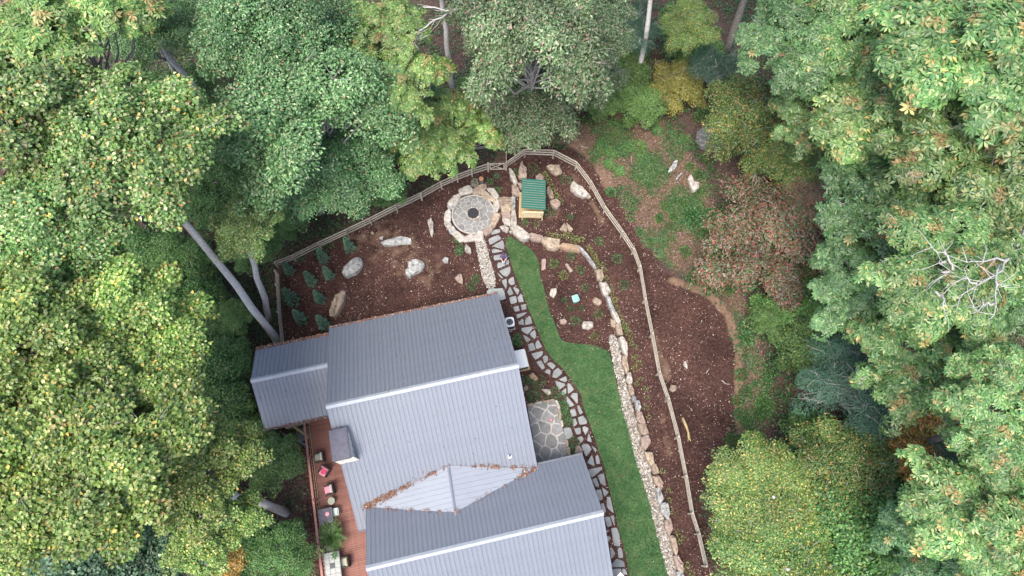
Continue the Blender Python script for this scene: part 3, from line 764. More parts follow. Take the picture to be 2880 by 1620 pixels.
def palette_pick(pal, n, rng):
    w = np.array([p[0] for p in pal]); w = w / w.sum()
    return np.array([p[1] for p in pal])[rng.choice(len(pal), n, p=w)]

def make_crown(name, seed, R_=4.5, H_=5.0, nl=14, nspray=420, per=70, LL=.2, LW=.13, pal=None, patch=None, patch_p=.0, rosette=0, droop=.25, spray=(.45, .8), lobe=(.26, .44), thin=.1, needle=False, twigs=90, low=-.3):
    rng = np.random.default_rng(seed)
    nl = int(nl * 1.7)
    a = np.arange(nl) * 2.39996 + rng.normal(0, .35, nl); rr = R_ * (.12 + .62 * np.sqrt((np.arange(nl) + .5) / nl) * (.75 + .4 * rng.random(nl)))
    zc = H_ * (.80 * (1 - (rr / R_) ** 2) * (.6 + .5 * rng.random(nl)) + .02)
    lc = np.stack([rr * np.cos(a), rr * np.sin(a), zc], 1)
    lo = nrm(np.stack([np.cos(a), np.sin(a), .35 - .75 * rr / R_ + rng.normal(0, .15, nl)], 1)); ls = nrm(np.cross(up, lo)); lu = np.cross(lo, ls)
    sh = R_ * (lobe[0] + (lobe[1] - lobe[0]) * rng.random(nl)) * .72
    ax3 = np.stack([sh * (1.3 + .8 * rng.random(nl)), sh, sh * .72], 1)
    lc[0] = (0, 0, H_ * .75); lr = sh
    m = nspray * 5
    li = rng.choice(nl, m, p=lr ** 2 / (lr ** 2).sum())
    dl = nrm(rng.normal(0, 1, (m, 3)))
    dl[:, 2] = np.where(dl[:, 2] < low, -dl[:, 2], dl[:, 2])
    k3 = (.80 + .24 * rng.random(m)) * np.where(rng.random(m) < .10, 1 + .35 * rng.random(m), 1)
    q3 = dl * ax3[li] * k3[:, None]
    p = lc[li] + lo[li] * q3[:, :1] + ls[li] * q3[:, 1:2] + lu[li] * q3[:, 2:]
    g3 = dl / ax3[li]
    d = nrm(lo[li] * g3[:, :1] + ls[li] * g3[:, 1:2] + lu[li] * g3[:, 2:])
    dv = p[:, None] - lc[None]
    dd = np.sqrt(((dv * lo[None]).sum(2) / ax3[None, :, 0]) ** 2 + ((dv * ls[None]).sum(2) / ax3[None, :, 1]) ** 2 + ((dv * lu[None]).sum(2) / ax3[None, :, 2]) ** 2)
    dd[np.arange(m), li] = 9
    keep = (dd.min(1) > .72) & (rng.random(m) > thin)
    p, d, li = p[keep][:nspray], d[keep][:nspray], li[keep][:nspray]
    ns = len(p)
    nrmS = nrm(d * .8 + up * .65 + rng.normal(0, .22, (ns, 3)))
    t1 = nrm(np.cross(nrmS, rng.normal(0, 1, (ns, 3)))); t2 = np.cross(nrmS, t1)
    ss = spray[0] + (spray[1] - spray[0]) * rng.random(ns)
    lobe_b = .84 + .32 * rng.random(nl)
    spray_b = (.80 + .40 * rng.random(ns)) * lobe_b[li]
    spray_b = spray_b * (1 + .18 * np.sin(p[:, 0] * 1.1 + seed) * np.cos(p[:, 1] * .9 + seed * 2))
    spray_patch = rng.random(ns) < patch_p
    n = ns * per
    si = np.repeat(np.arange(ns), per)
    if rosette:
        k = per // rosette
        ri = np.repeat(np.arange(ns * k), rosette)
        si = ri // k
        n = len(ri)
        rad = np.sqrt(rng.random(ns * k)); an = rng.random(ns * k) * 6.283
        ssr = np.repeat(ss, k); rs = np.repeat(np.arange(ns), k)
        pr = p[rs] + (t1[rs] * np.cos(an)[:, None] + t2[rs] * np.sin(an)[:, None]) * (rad * ssr)[:, None] - nrmS[rs] * (rad ** 2 * ssr * .4)[:, None]
        rn = nrm(nrmS[rs] + (t1[rs] * np.cos(an)[:, None] + t2[rs] * np.sin(an)[:, None]) * (rad * .5)[:, None] + rng.normal(0, .15, (ns * k, 3)))
        ra = nrm(np.cross(rn, rng.normal(0, 1, (ns * k, 3)))); rb = np.cross(rn, ra)
        th = np.tile(np.arange(rosette) / rosette * 6.283, ns * k) + rng.normal(0, .15, n)
        rd = ra[ri] * np.cos(th)[:, None] + rb[ri] * np.sin(th)[:, None]
        c = pr[ri] + rd * .03
        ax = rd + rn[ri] * (.12 - droop * rng.random(n))[:, None] + np.array([0, 0, -droop * .6])
        no = rn[ri] + rng.normal(0, .12, (n, 3))
        bright = spray_b[si] * np.repeat(.85 + .3 * rng.random(ns * k), rosette)
        pz = rng.random(ns * k) < patch_p * .4
        patchy = spray_patch[si] & (np.repeat(rng.random(ns * k), rosette) < .75) | np.repeat(pz, rosette) & (patch is not None)
    else:
        rad = np.sqrt(rng.random(n)); an = rng.random(n) * 6.283
        rdir = t1[si] * np.cos(an)[:, None] + t2[si] * np.sin(an)[:, None]
        c = p[si] + rdir * (rad * ss[si])[:, None] - nrmS[si] * (rad ** 2 * ss[si] * .45)[:, None] + nrmS[si] * rng.normal(0, .09, n)[:, None]
        ax = rdir + rng.normal(0, .55, (n, 3)) + np.array([0, 0, -droop])
        no = nrmS[si] + rng.normal(0, .38, (n, 3))
        bright = spray_b[si] * (.8 + .4 * rng.random(n))
        patchy = spray_patch[si] & (rng.random(n) < .7)
    col = palette_pick(pal, n, rng)
    if patch is not None:
        pc = palette_pick(patch, n, rng)
        col = np.where(patchy[:, None], pc, col)
    col = col * bright[:, None]
    Ln = LL * (.7 + .6 * rng.random(n)); Wd = LW * (.7 + .6 * rng.random(n))
    v, f = leaf_geo(c, ax, no, Ln, Wd)
    me = new_mesh(name, v, f, [M_needle if needle else M_leaf], False, np.repeat(col, 4, 0))
    mb = MB()
    for i in range(nl):
        b0 = np.array([0, 0, -H_ * (.15 + .5 * rng.random())]); e = lc[i] + [0, 0, lr[i] * .2]
        mid = (b0 + e) / 2 + rng.normal(0, .3, 3) + [0, 0, -.3]
        mb.tube([b0, mid, e], [.07, .045, .02], 5)
    for i in rng.choice(ns, min(twigs, ns), replace=False):
        s0 = lc[li[i]]; e = p[i] + nrmS[i] * (.1 + .25 * rng.random()) + rng.normal(0, .15, 3)
        mb.tube([s0, (s0 + e) / 2 + rng.normal(0, .12, 3), e], [.022, .016, .008], 4, cap=False)
    br = new_mesh(name + "_limbs", mb.v, mb.f, [M_twig])
    return me, br

G = lambda *a: list(a)
PAL = {
 'tulip': [(5, (.076, .152, .044)), (4, (.112, .190, .060)), (3, (.050, .112, .040)), (2.4, (.185, .225, .110)), (.8, (.26, .28, .17)), (.35, (.32, .25, .07)), (.12, (.24, .14, .06))],  # the pale greens paint glossy highlights into the leaf colour
 'maple': [(5, (.056, .128, .052)), (4, (.082, .162, .072)), (3, (.040, .098, .044)), (2, (.150, .205, .120)), (.12, (.2, .12, .07))],  # palest green is a highlight tone painted into the leaves
 'hick':  [(5, (.048, .118, .048)), (4, (.072, .152, .062)), (3, (.036, .092, .040)), (1.2, (.130, .190, .095)), (.06, (.28, .22, .07))],
 'hickb':  [(5, (.060, .128, .044)), (4, (.098, .170, .060)), (2, (.040, .098, .038)), (1.8, (.170, .205, .095)), (.1, (.28, .22, .07))],
 'hicky': [(5, (.070, .140, .040)), (4, (.108, .178, .055)), (2.5, (.050, .108, .034)), (1.5, (.165, .200, .080)), (.3, (.28, .24, .09))],
 'tulipy': [(5, (.090, .160, .038)), (4, (.132, .200, .052)), (3, (.062, .120, .036)), (2.2, (.200, .235, .090)), (.6, (.27, .28, .13)), (.4, (.34, .27, .07))],
 'oak':   [(5, (.058, .106, .052)), (4, (.086, .134, .074)), (3, (.042, .080, .040)), (1.2, (.150, .175, .125)), (.8, (.15, .105, .085))],
 'birch': [(5, (.064, .128, .034)), (4, (.092, .155, .044)), (2.5, (.046, .098, .032)), (1.15, (.30, .27, .085)), (.3, (.23, .17, .06))],
 'mixed': [(5, (.055, .115, .036)), (4, (.080, .140, .042)), (2.5, (.042, .090, .030)), (1.0, (.24, .20, .06)), (.9, (.24, .145, .06))],
 'under': [(5, (.050, .116, .034)), (4, (.076, .150, .044)), (3, (.036, .084, .030)), (.5, (.13, .15, .045))],
 'underb': [(5, (.050, .108, .062)), (4, (.075, .140, .085)), (3, (.035, .080, .048)), (.4, (.13, .15, .09))],
 'red':   [(3.6, (.150, .078, .066)), (3.5, (.062, .100, .046)), (2.4, (.140, .120, .105)), (1.5, (.22, .068, .06)), (2.5, (.09, .125, .06))],
 'hem':   [(5, (.026, .064, .050)), (4, (.040, .086, .066)), (2, (.020, .048, .038))],
 'orange': [(4, (.30, .165, .045)), (3, (.21, .165, .045)), (3, (.105, .130, .038)), (1, (.34, .23, .07))],
 'olive': [(4, (.145, .130, .032)), (4, (.095, .125, .030)), (2, (.19, .155, .045)), (2, (.06, .10, .028))],
}
YEL = [(3, (.36, .30, .12)), (2, (.33, .22, .09)), (2, (.24, .24, .09))]
ORG = [(2, (.30, .17, .05)), (1, (.24, .19, .06))]
FOL = 1.68
for k_ in ('tulip', 'maple', 'hick', 'hicky', 'oak', 'birch', 'under', 'underb', 'hickb', 'tulipy', 'mixed', 'red', 'hem', 'orange', 'olive'):
    PAL[k_] = [(w_, (col_[0] * FOL * 1.1, col_[1] * FOL * 1.03, col_[2] * FOL * .95)) for w_, col_ in PAL[k_]]
CR = {
 'tulip': [make_crown("tulip_crown", 1, 4.5, 4.6, 17, 640, 46, .20, .17, PAL['tulip'], thin=.1, lobe=(.22, .34), spray=(.3, .6)),
           make_crown("tulip_crown_b", 2, 4.5, 4.2, 16, 620, 46, .20, .17, PAL['tulip'], YEL, .03, thin=.14, lobe=(.20, .34), spray=(.3, .58)),
           make_crown("yellow_tulip_crown", 22, 4.5, 4.3, 16, 620, 46, .205, .175, PAL['tulipy'], YEL, .015, thin=.16, lobe=(.20, .33), spray=(.3, .56))],
 'maple': [make_crown("maple_crown", 3, 4.5, 6.0, 19, 820, 56, .165, .095, PAL['maple'], thin=.02, lobe=(.24, .36), spray=(.32, .6)),
           make_crown("maple_crown_b", 4, 4.5, 5.0, 17, 820, 56, .165, .095, PAL['maple'], thin=.04, lobe=(.24, .38), spray=(.32, .6))],
 'hick':  [make_crown("hickory_crown", 5, 4.5, 4.6, 16, 460, 56, .29, .12, PAL['hick'], YEL, .006, rosette=8, thin=.08, lobe=(.22, .36), spray=(.36, .68)),
           make_crown("hickory_crown_b", 6, 4.5, 4.2, 15, 450, 56, .30, .125, PAL['hickb'], YEL, .06, rosette=8, thin=.12, lobe=(.21, .35), spray=(.36, .66))],
 'hicky': [make_crown("pale_hickory_crown", 7, 4.5, 4.4, 15, 460, 56, .27, .12, PAL['hicky'], YEL, .05, rosette=8, thin=.12, lobe=(.21, .35), spray=(.36, .66))],
 'oak':   [make_crown("oak_crown", 8, 4.5, 5.0, 18, 640, 50, .20, .10, PAL['oak'], thin=.08, lobe=(.22, .35), spray=(.3, .62), droop=.4),
           make_crown("oak_crown_b", 9, 4.5, 4.6, 17, 640, 50, .20, .10, PAL['oak'], thin=.1, lobe=(.21, .35), spray=(.3, .62), droop=.4)],
 'birch': [make_crown("birch_crown", 10, 4.5, 2.8, 24, 900, 56, .145, .10, PAL['birch'], thin=.06, lobe=(.18, .30), spray=(.35, .75))],
 'mixed': [make_crown("turning_crown", 20, 4.0, 3.0, 17, 640, 56, .14, .09, PAL['mixed'], thin=.06, lobe=(.2, .34), spray=(.32, .66))],
 'under': [make_crown("understory_crown", 11, 3.0, 2.2, 12, 380, 56, .145, .09, PAL['under'], thin=.1, lobe=(.22, .38), spray=(.28, .55), twigs=20),
           make_crown("understory_crown_b", 12, 3.0, 2.0, 11, 380, 56, .16, .10, PAL['underb'], thin=.1, lobe=(.22, .38), spray=(.28, .55), twigs=20)],
 'red':   [make_crown("red_crown", 13, 3.8, 2.6, 15, 480, 56, .18, .07, PAL['red'], thin=.08, lobe=(.2, .34), spray=(.35, .7), droop=.5)],
 'hem':   [make_crown("hemlock_crown", 14, 3.4, 3.2, 16, 460, 66, .16, .022, PAL['hem'], thin=.08, lobe=(.2, .36), spray=(.35, .75), needle=True, twigs=130, droop=.35)],
 'orange': [make_crown("orange_crown", 15, 3.0, 2.4, 11, 300, 50, .18, .12, PAL['orange'], thin=.15, lobe=(.2, .36), spray=(.3, .62))],
 'olive': [make_crown("olive_crown", 16, 3.0, 2.2, 13, 380, 58, .125, .08, PAL['olive'], thin=.08, lobe=(.2, .36), spray=(.3, .62))],
}
CR_R = {'tulip': 4.5, 'maple': 4.5, 'hick': 4.5, 'hicky': 4.5, 'oak': 4.5, 'birch': 4.5, 'mixed': 4.0, 'under': 3.0, 'red': 3.8, 'hem': 3.4, 'orange': 3.0, 'olive': 3.0}
rt = np.random.default_rng(99)
def tree(name, kind, px, py, rpx, z, label, base=None, var=0, trunk=.2, cat="tree", group=None, flat=1.0, rot=None, bark=None, limbs=None):
    """crown centred on the view ray (px, py) at height z, apparent radius rpx; base: pixel of the trunk foot if the photo shows it"""
    C = P(px, py, z)
    depth = np.linalg.norm(C - [0, 0, CAM_H])
    Rm = rpx * depth / FOC
    s = Rm / CR_R[kind]
    if base is not None: B = Pg(*base)
    else:
        lean = rt.normal(0, .4, 2)
        G0 = Pg(px, py)                      # trees lean out towards the open middle, their feet set back
        k_ = min(.5, 4.5 / (np.linalg.norm((G0 - C)[:2]) + 1e-6))
        B = np.array([C[0] + (G0[0] - C[0]) * k_ + lean[0], C[1] + (G0[1] - C[1]) * k_ + lean[1], 0]); B[2] = ground(B[:2])[0]
    t = empty(name, label, cat, B, 0, group)
    top = C - B + np.array([0, 0, Rm * .15])
    n = 8
    pts = [top * (i / n) + np.append(rt.normal(0, .012 * np.linalg.norm(top) / 3, 2) * (0 < i < n), 0) for i in range(n + 1)]
    pts[0] = pts[0] - np.array([0, 0, .3])
    rad = [trunk * (1.25 if i == 0 else 1 - .42 * i / n) for i in range(n + 1)]
    mb = MB().tube(pts, rad, 9)
    for lp in (limbs or []):
        q = [P(x, y, zz) - B for x, y, zz in lp]
        q2 = []
        for a_, b_ in zip(q[:-1], q[1:]): q2 += [a_, a_ * .66 + b_ * .34 + rt.normal(0, .07, 3), a_ * .34 + b_ * .66 + rt.normal(0, .07, 3)]
        q2.append(q[-1])
        lm = MB().tube(q2, list(np.linspace(.065, .012, len(q2))), 6)
        for i_ in range(2, len(q2)):
            for _ in range(1 + (i_ % 3 == 0)):
                dr = nrm(q2[i_] - q2[i_ - 1] + rt.normal(0, .12, 3)) * .5 + rt.normal(0, .35, 3); dr[2] = abs(dr[2]) * .4
                e1 = q2[i_] + dr * (.5 + .7 * rt.random()); e2 = e1 + dr * .5 + rt.normal(0, .15, 3)
                lm.tube([q2[i_], e1, e2], [.020, .013, .006], 4, cap=False)
        lm.build("limb", M_limb, t, None, True)
    mb.build("trunk", bark or M_bark, t, None, True)
    me, br = CR[kind][var % len(CR[kind])]
    rz = rt.random() * 6.283 if rot is None else rot
    sx, sy = s * (.94 + .12 * rt.random()), s * (.94 + .12 * rt.random())
    off = C - B + np.array([0, 0, -1.6 * s * flat])
    link("crown", me, t, off, (0, 0, rz), (sx, sy, s * flat))
    link("branch", br, t, off, (0, 0, rz), (sx, sy, s * flat))
    return t

TREES = [
 # left side, tall yellow-green trees
 ("hickory_tree", 'hicky', 190, 110, 215, 19, "pale gold tinged hickory in the top left corner", None, 0, .24),
 ("tulip_tree", 'tulip', 60, 330, 210, 19, "light green tulip tree on the left edge below the gold tinged hickory", None, 0, .24),
 ("tulip_tree", 'tulip', 365, 405, 215, 19.5, "tallest pale tulip tree whose grey trunk rises from behind the west wing", (786, 968), 1, .29),
 ("tulip_tree", 'tulip', 690, 640, 90, 11, "smaller tulip tree crown overhanging the west corner of the fence", (757, 898), 0, .26),
 ("tulip_tree", 'tulip', 175, 600, 190, 18, "broad pale tulip tree above the dark gap on the left", None, 1, .24),
 ("tulip_tree", 'tulip', 90, 960, 200, 18, "yellow green tulip tree at the left edge level with the west wing", (300, 1010), 0, .26),
 ("tulip_tree", 'tulip', 350, 900, 190, 16.5, "tulip tree with bare twigs between the two dark gaps left of the house", None, 1, .22),
 ("tulip_tree", 'tulip', 380, 1120, 170, 16, "bright tulip tree just left of the dark slope below the west wing", None, 0, .22),
 ("tulip_tree", 'tulip', 110, 1230, 215, 18, "very bright tulip tree at the left edge low in the picture", None, 1, .24),
 ("tulip_tree", 'tulip', 330, 1290, 215, 18, "big yellow green tulip tree with a leaning grey trunk beside the deck", (806, 1441), 0, .30),
 ("tulip_tree", 'tulip', 575, 1320, 150, 14, "tulip tree crown nearest the deck on the left", None, 1, .2),
 ("tulip_tree", 'tulip', 590, 1480, 125, 12, "small tulip tree above the orange shrubs at the bottom edge", None, 0, .18),
 ("tulip_tree", 'tulip', 60, 1400, 160, 17, "tulip tree in the lower left corner over bluish foliage", None, 1, .2),
 # top
 ("maple_tree", 'maple', 425, 95, 115, 9, "medium green maple beside a tall bare trunk at the top left", None, 1, .18),
 ("maple_tree", 'maple', 775, 100, 190, 16, "bluish green maple at the top edge, left of the dense one", None, 0, .25),
 ("maple_tree", 'maple', 865, 300, 235, 14, "dense round bluish green maple above the rail fence", (860, 500), 1, .28),
 ("maple_tree", 'maple', 955, 475, 165, 8, "lower green maple skirt touching the rail fence", (900, 600), 0, .22),
 ("maple_tree", 'maple', 620, 60, 110, 15, "small maple at the top edge between two pale crowns", None, 1, .2),
 ("hickory_tree", 'hicky', 1070, 80, 130, 15, "yellow green hickory at the top edge by the dead branches", None, 0, .22),
 ("hickory_tree", 'hicky', 1130, 250, 140, 13.5, "yellow green hickory leaning over the bare grey trunk", (1190, 430), 0, .22),
 ("hickory_tree", 'hicky', 1222, 365, 148, 8, "low hickory crown hiding the fence left of the gate", (1160, 480), 0, .2),
 ("oak_tree", 'oak', 1500, 110, 215, 15, "grey green oak with reddish leaves at the top centre", (1510, 330), 0, .32),
 ("oak_tree", 'oak', 1500, 265, 170, 8, "lower grey green oak crown above the shed and fence", (1560, 350), 1, .24),
 ("oak_tree", 'oak', 1660, 80, 130, 13, "dull green oak beside the tall pale trunk at the top", None, 1, .22),
 ("oak_tree", 'oak', 1370, 60, 110, 14, "small oak at the top edge behind the dead branches", None, 0, .22),
 ("bare_trunk_tree", 'oak', 1225, -130, 110, 12.5, "tall slender tree with bare grey trunk left of the oak", (1274, 262), 0, .24),
 ("bare_trunk_tree", 'maple', 1853, -160, 110, 12.5, "tall tree with pale straight trunk right of the oak", (1793, 240), 0, .24),
 ("bare_trunk_tree", 'hick', 2150, -170, 110, 11, "tree with thick dark furrowed trunk at the top right", (2040, 150), 0, .36),
 ("maple_tree", 'mixed', 1935, 60, 85, 8, "yellow tinged young maple right of the pale trunk at the top", None, 0, .12),
 ("bare_trunk_tree", 'maple', 250, -150, 120, 16, "tall tree whose long grey trunk slants through the dark gap at the top left", (655, 400), 0, .27),
 ("hickory_tree", 'hicky', 1320, 375, 95, 7, "small hickory crown between the bare trunk and the oak", (1290, 400), 0, .16),
 ("oak_tree", 'oak', 1630, 215, 115, 6.5, "low dull oak crown at the left of the pale straight trunk", (1650, 300), 0, .18),
 # right
 ("yellowing_tree", 'mixed', 2140, 335, 150, 6.0, "green tree turning yellow above the grey outcrop", None, 0, .18),
 ("orange_tree", 'mixed', 2220, 440, 115, 5.5, "olive and orange tree between outcrop and dark hickories", None, 0, .15),
 ("hickory_tree", 'hick', 2265, 140, 165, 14, "hickory with star shaped leaves nearest the furrowed trunk", None, 0, .24),
 ("hickory_tree", 'hick', 2420, 90, 195, 15, "dark green hickory at the top edge on the right", None, 1, .24),
 ("hickory_tree", 'hick', 2780, 130, 235, 20, "pale bright hickory towering in the top right corner", None, 1, .28),
 ("hickory_tree", 'hick', 2520, 330, 200, 14, "hickory with some gold leaves in the middle of the right forest", None, 1, .24),
 ("hickory_tree", 'hick', 2740, 430, 210, 17, "hickory with orange twigs at the right edge below the brightest crown", None, 1, .26),
 ("hickory_tree", 'hick', 2320, 330, 130, 11, "shaded hickory behind the yellowing tree", None, 1, .2),
 ("hickory_tree", 'hick', 2510, 590, 180, 13, "deep green hickory right of the red dogwood", None, 0, .22),
 ("hickory_tree", 'hick', 2670, 760, 190, 18, "hickory with bare white branches at the right edge", None, 1, .26),
 ("hickory_tree", 'hick', 2430, 800, 165, 11, "dense hickory in the middle right beneath the white branches", None, 0, .22),
 ("hickory_tree", 'hick', 2620, 1000, 180, 12, "hickory just above the dark hemlock on the right", None, 1, .22),
 ("hickory_tree", 'hick', 2840, 830, 150, 16, "hickory crown cut by the right edge beside the white branches", None, 0, .24),
 ("hickory_tree", 'hick', 2850, 1150, 160, 19, "bright hickory at the right edge above the teal hemlock", None, 1, .26),
 ("hickory_tree", 'hick', 2800, 1450, 200, 15, "pale hickory in the lower right corner", None, 1, .26),
 ("hickory_tree", 'hick', 2650, 1560, 150, 10, "low hickory at the bottom edge on the right", None, 0, .2),
 ("dogwood_tree", 'red', 2170, 650, 185, 5, "dogwood with dusty red autumn leaves on the slope", None, 0, .14),
 ("dogwood_tree", 'red', 2290, 560, 95, 5.5, "small reddish dogwood behind the larger one", None, 0, .12),
 ("hemlock_tree", 'hem', 2430, 1080, 150, 7, "dark blue green hemlock with bare twigs", None, 0, .2),
 ("hemlock_tree", 'hem', 2740, 1290, 100, 8, "small teal hemlock at the lower right", None, 0, .16),
 ("hemlock_tree", 'hem', 2020, 185, 75, 5, "small teal hemlock at the foot of the furrowed trunk", None, 0, .12),
 ("hemlock_tree", 'hem', 1780, 70, 80, 5, "dark hemlock behind the pale straight trunk", None, 0, .12),
 ("orange_maple", 'orange', 2580, 1230, 120, 6.5, "orange maple on the right between hemlock and birches", None, 0, .14),
 ("orange_maple", 'orange', 2720, 1130, 80, 7, "smaller orange maple beneath the bright hickory", None, 0, .12),
 ("birch_tree", 'birch', 2165, 1400, 175, 6.5, "yellow speckled birch spreading beside the fence", None, 0, .18),
 ("birch_tree", 'birch', 2205, 1600, 185, 6.5, "yellow speckled birch at the bottom edge beside the fence", None, 0, .18),
 ("birch_tree", 'mixed', 2380, 1330, 150, 6.5, "greener birch below the fallen log", None, 0, .16),
 ("birch_tree", 'under', 2410, 1500, 190, 6.5, "plain green tree between the yellow birches and the low hickory", None, 0, .18),
 ("olive_shrub", 'olive', 1910, 230, 85, 3, "olive yellow bushy tree at the top of the leafy slope", None, 0, .1),
 ("bluish_tree", 'under', 240, 1570, 190, 8, "bluish green tree at the bottom left corner", None, 1, .18),
 ("bluish_tree", 'under', 460, 1560, 130, 7, "bluish green tree at the bottom edge left of the orange shrubs", None, 1, .16),
 ("orange_shrub", 'orange', 620, 1590, 60, 4, "orange brown shrubby tree at the bottom edge left of the deck", None, 0, .1),
]
for tr in TREES:
    nm, kd, px, py, rp_, z, lb, base, var, tk = tr
    lim = None
    if "white branches at" in lb:
        lim = [[(2880, 640, 17), (2850, 720, 19), (2796, 775, 20.5), (2745, 805, 21), (2699, 840, 21.3)], [(2810, 745, 20), (2803, 800, 21), (2797, 885, 21.3)], [(2850, 720, 19), (2770, 735, 20.5), (2720, 738, 21)], [(2680, 760, 20.5), (2665, 720, 20.8), (2622, 695, 21)],
               [(2745, 805, 21), (2720, 780, 21.3)], [(2660, 735, 20.5), (2640, 740, 20.7)], [(2800, 850, 21), (2770, 858, 21.2), (2740, 865, 21.3)], [(2800, 790, 21), (2815, 805, 21.2)], [(2670, 765, 20.5), (2640, 785, 20.8)], [(2630, 820, 20.3), (2650, 830, 20.5), (2655, 870, 20.6)]]
    if "behind the dead branches" in lb:
        lim = [[(1360, 22, 14), (1290, 24, 15), (1184, 20, 15.5), (1150, 50, 15.5), (1120, 85, 15.5), (1102, 112, 15.5)], [(1260, 38, 15), (1225, 55, 15.5), (1185, 85, 15.5), (1170, 100, 15.5), (1166, 122, 15.4), (1135, 130, 15.3)], [(1150, 50, 15.5), (1110, 70, 15.6), (1092, 90, 15.6)]]
    if lim and 'white branches at' in lb: lim = [[(x_, y_, z_ + .15) for x_, y_, z_ in l_] for l_ in lim]
    fl = .62 if kd == 'birch' and py > 1200 else 1.0
    if kd == 'tulip' and py > 850: var = 2
    tree(nm, kd, px, py, rp_, z, lb, base, var, tk, flat=fl, limbs=lim, bark=M_bark_d if ("furrowed" in lb or "hemlock" in lb) else None)

# understory trees and shrubs under the tall crowns
LAND = [(190, 110, "gold tinged hickory"), (395, 425, "tallest pale tulip tree"), (90, 960, "left edge tulip tree"), (390, 1340, "tulip trunk beside the deck"), (865, 300, "dense bluish green maple"), (1165, 250, "hickory by the bare trunk"),
        (1500, 110, "grey green oak"), (1830, 120, "pale straight trunk"), (2150, 330, "tree above the outcrop"), (2420, 90, "dark hickory at the top edge"), (2780, 130, "top right corner hickory"), (2170, 650, "red dogwood"), (2670, 760, "hickory with white branches"),
        (2430, 1080, "dark hemlock"), (2580, 1240, "orange maple"), (2120, 1400, "yellow speckled birch"), (2800, 1450, "pale corner hickory"), (690, 1130, "west wing roof"), (860, 1400, "deck railing"), (760, 690, "west fence corner"), (240, 1570, "bluish tree in the corner"), (620, 1590, "orange brown shrub"), (1740, 300, "open leafy slope"),
        (2010, 390, "large grey outcrop"), (1660, 520, "upper bend of the fence"), (1830, 850, "fence on the right"), (2065, 1150, "bare earth bank")]
used_labels = set()
def where(px, py, what, n0=0):
    d_ = sorted(LAND, key=lambda l: (l[0] - px) ** 2 + (l[1] - py) ** 2)
    for size in ("",):
        for lx, ly, al in d_:
            dx, dy = px - lx, py - ly
            far_ = "just " if math.hypot(dx, dy) < 130 else "well "
            sect = int(round(math.degrees(math.atan2(dy, dx)) / 45)) % 8
            rel = ("right of", "below and right of", "below", "below and left of", "left of", "above and left of", "above", "above and right of")[sect]
            t = what + " " + far_ + rel + " the " + al
            if t not in used_labels:
                used_labels.add(t); return t
    return what + " in the shade of the forest"
UND = [(60, 800, 70), (170, 760, 110), (150, 850, 80), (330, 780, 90), (440, 920, 110), (540, 960, 100), (620, 1010, 75), (560, 1080, 110), (600, 1150, 75), (690, 1240, 70), (760, 1290, 70), 
       (690, 1540, 85), (780, 1560, 75), (620, 1560, 70), (480, 1240, 90), (260, 1120, 90), (220, 950, 80), (530, 820, 80), (640, 900, 55), (700, 560, 90), (640, 480, 90), (560, 330, 90), (420, 260, 90), (340, 250, 70), (500, 60, 80), (760, 640, 60), (800, 560, 70),
       (1040, 400, 80), (1000, 240, 70), (1080, 520, 55), (1330, 240, 45), (1750, 180, 80), (1800, 280, 70), (1720, 90, 80), (1700, 260, 60), (1960, 120, 70), (1930, 40, 60), (2330, 470, 80), (2400, 560, 90), (2440, 680, 90), (2320, 800, 90), (2240, 880, 95), (2290, 980, 90), (2180, 900, 55),
       (2560, 880, 80), (2720, 620, 90), (2620, 520, 90), (2380, 210, 90), (2620, 240, 90), (2500, 1180, 60), (2700, 1380, 90), (2560, 1420, 100), (2470, 1590, 90), (2300, 1230, 70), (2790, 1020, 90), (2850, 1320, 80), (2840, 560, 90), (50, 1540, 100), (330, 1470, 90), (250, 420, 80), (90, 180, 80), (330, 1000, 80)]
UND += [(110, 770, 95), (40, 720, 80), (230, 830, 80), (480, 870, 110), (420, 980, 90), (500, 1010, 90), (300, 690, 80), (390, 720, 90), (480, 720, 80), (370, 310, 80), (300, 300, 70), (520, 250, 80), (600, 330, 70), (620, 420, 80), (200, 1090, 90), (250, 1180, 80), (560, 560, 70), (700, 700, 50), (1630, 220, 70), (1700, 200, 60), (1100, 380, 70), (1010, 330, 60)]
for i, (px, py, r_) in enumerate(UND):
    kd = 'under'
    tree("understory_tree", kd, px, py, r_ * 1.12, 2.4 + 1.6 * rt.random(), where(px, py, "dark understory tree"), None, 0, .07, "tree", "understory trees under the forest canopy", bark=M_bark_d)

# leafy shrubs on the slope east of the fence
def shrub_mesh(name, seed, R_, H_, n, LL, LW, pal, up_b=.6):
    rng = np.random.default_rng(seed)
    d = nrm(rng.normal(0, 1, (n, 3))); d[:, 2] = np.abs(d[:, 2])
    lump = 1 + .22 * np.sin(d[:, 0] * 5 + seed) * np.cos(d[:, 1] * 6) 
    c = d * np.array([R_, R_, H_]) * ((.45 + .55 * rng.random(n) ** .5) * lump)[:, None]
    ax = d + rng.normal(0, .5, (n, 3)); no = d * .5 + up * up_b + rng.normal(0, .35, (n, 3))
    col = palette_pick(pal, n, rng) * (.75 + .5 * rng.random((n, 1)))
    v, f = leaf_geo(c, ax, no, LL * (.7 + .6 * rng.random(n)), LW * (.7 + .6 * rng.random(n)))
    return new_mesh(name, v, f, [M_leaf], False, np.repeat(col, 4, 0))
PAL['bright'] = [(4, (.065, .165, .042)), (3, (.095, .205, .055)), (2, (.045, .115, .034)), (1, (.14, .20, .05))]
PAL['garden'] = [(4, (.060, .170, .054)), (3, (.10, .225, .080)), (2, (.036, .105, .034))]
PAL['deep'] = [(4, (.026, .115, .028)), (3, (.042, .150, .036)), (2, (.015, .055, .018))]
PAL['lime'] = [(4, (.13, .20, .05)), (3, (.20, .24, .07)), (2, (.08, .14, .04)), (1, (.28, .24, .10))]
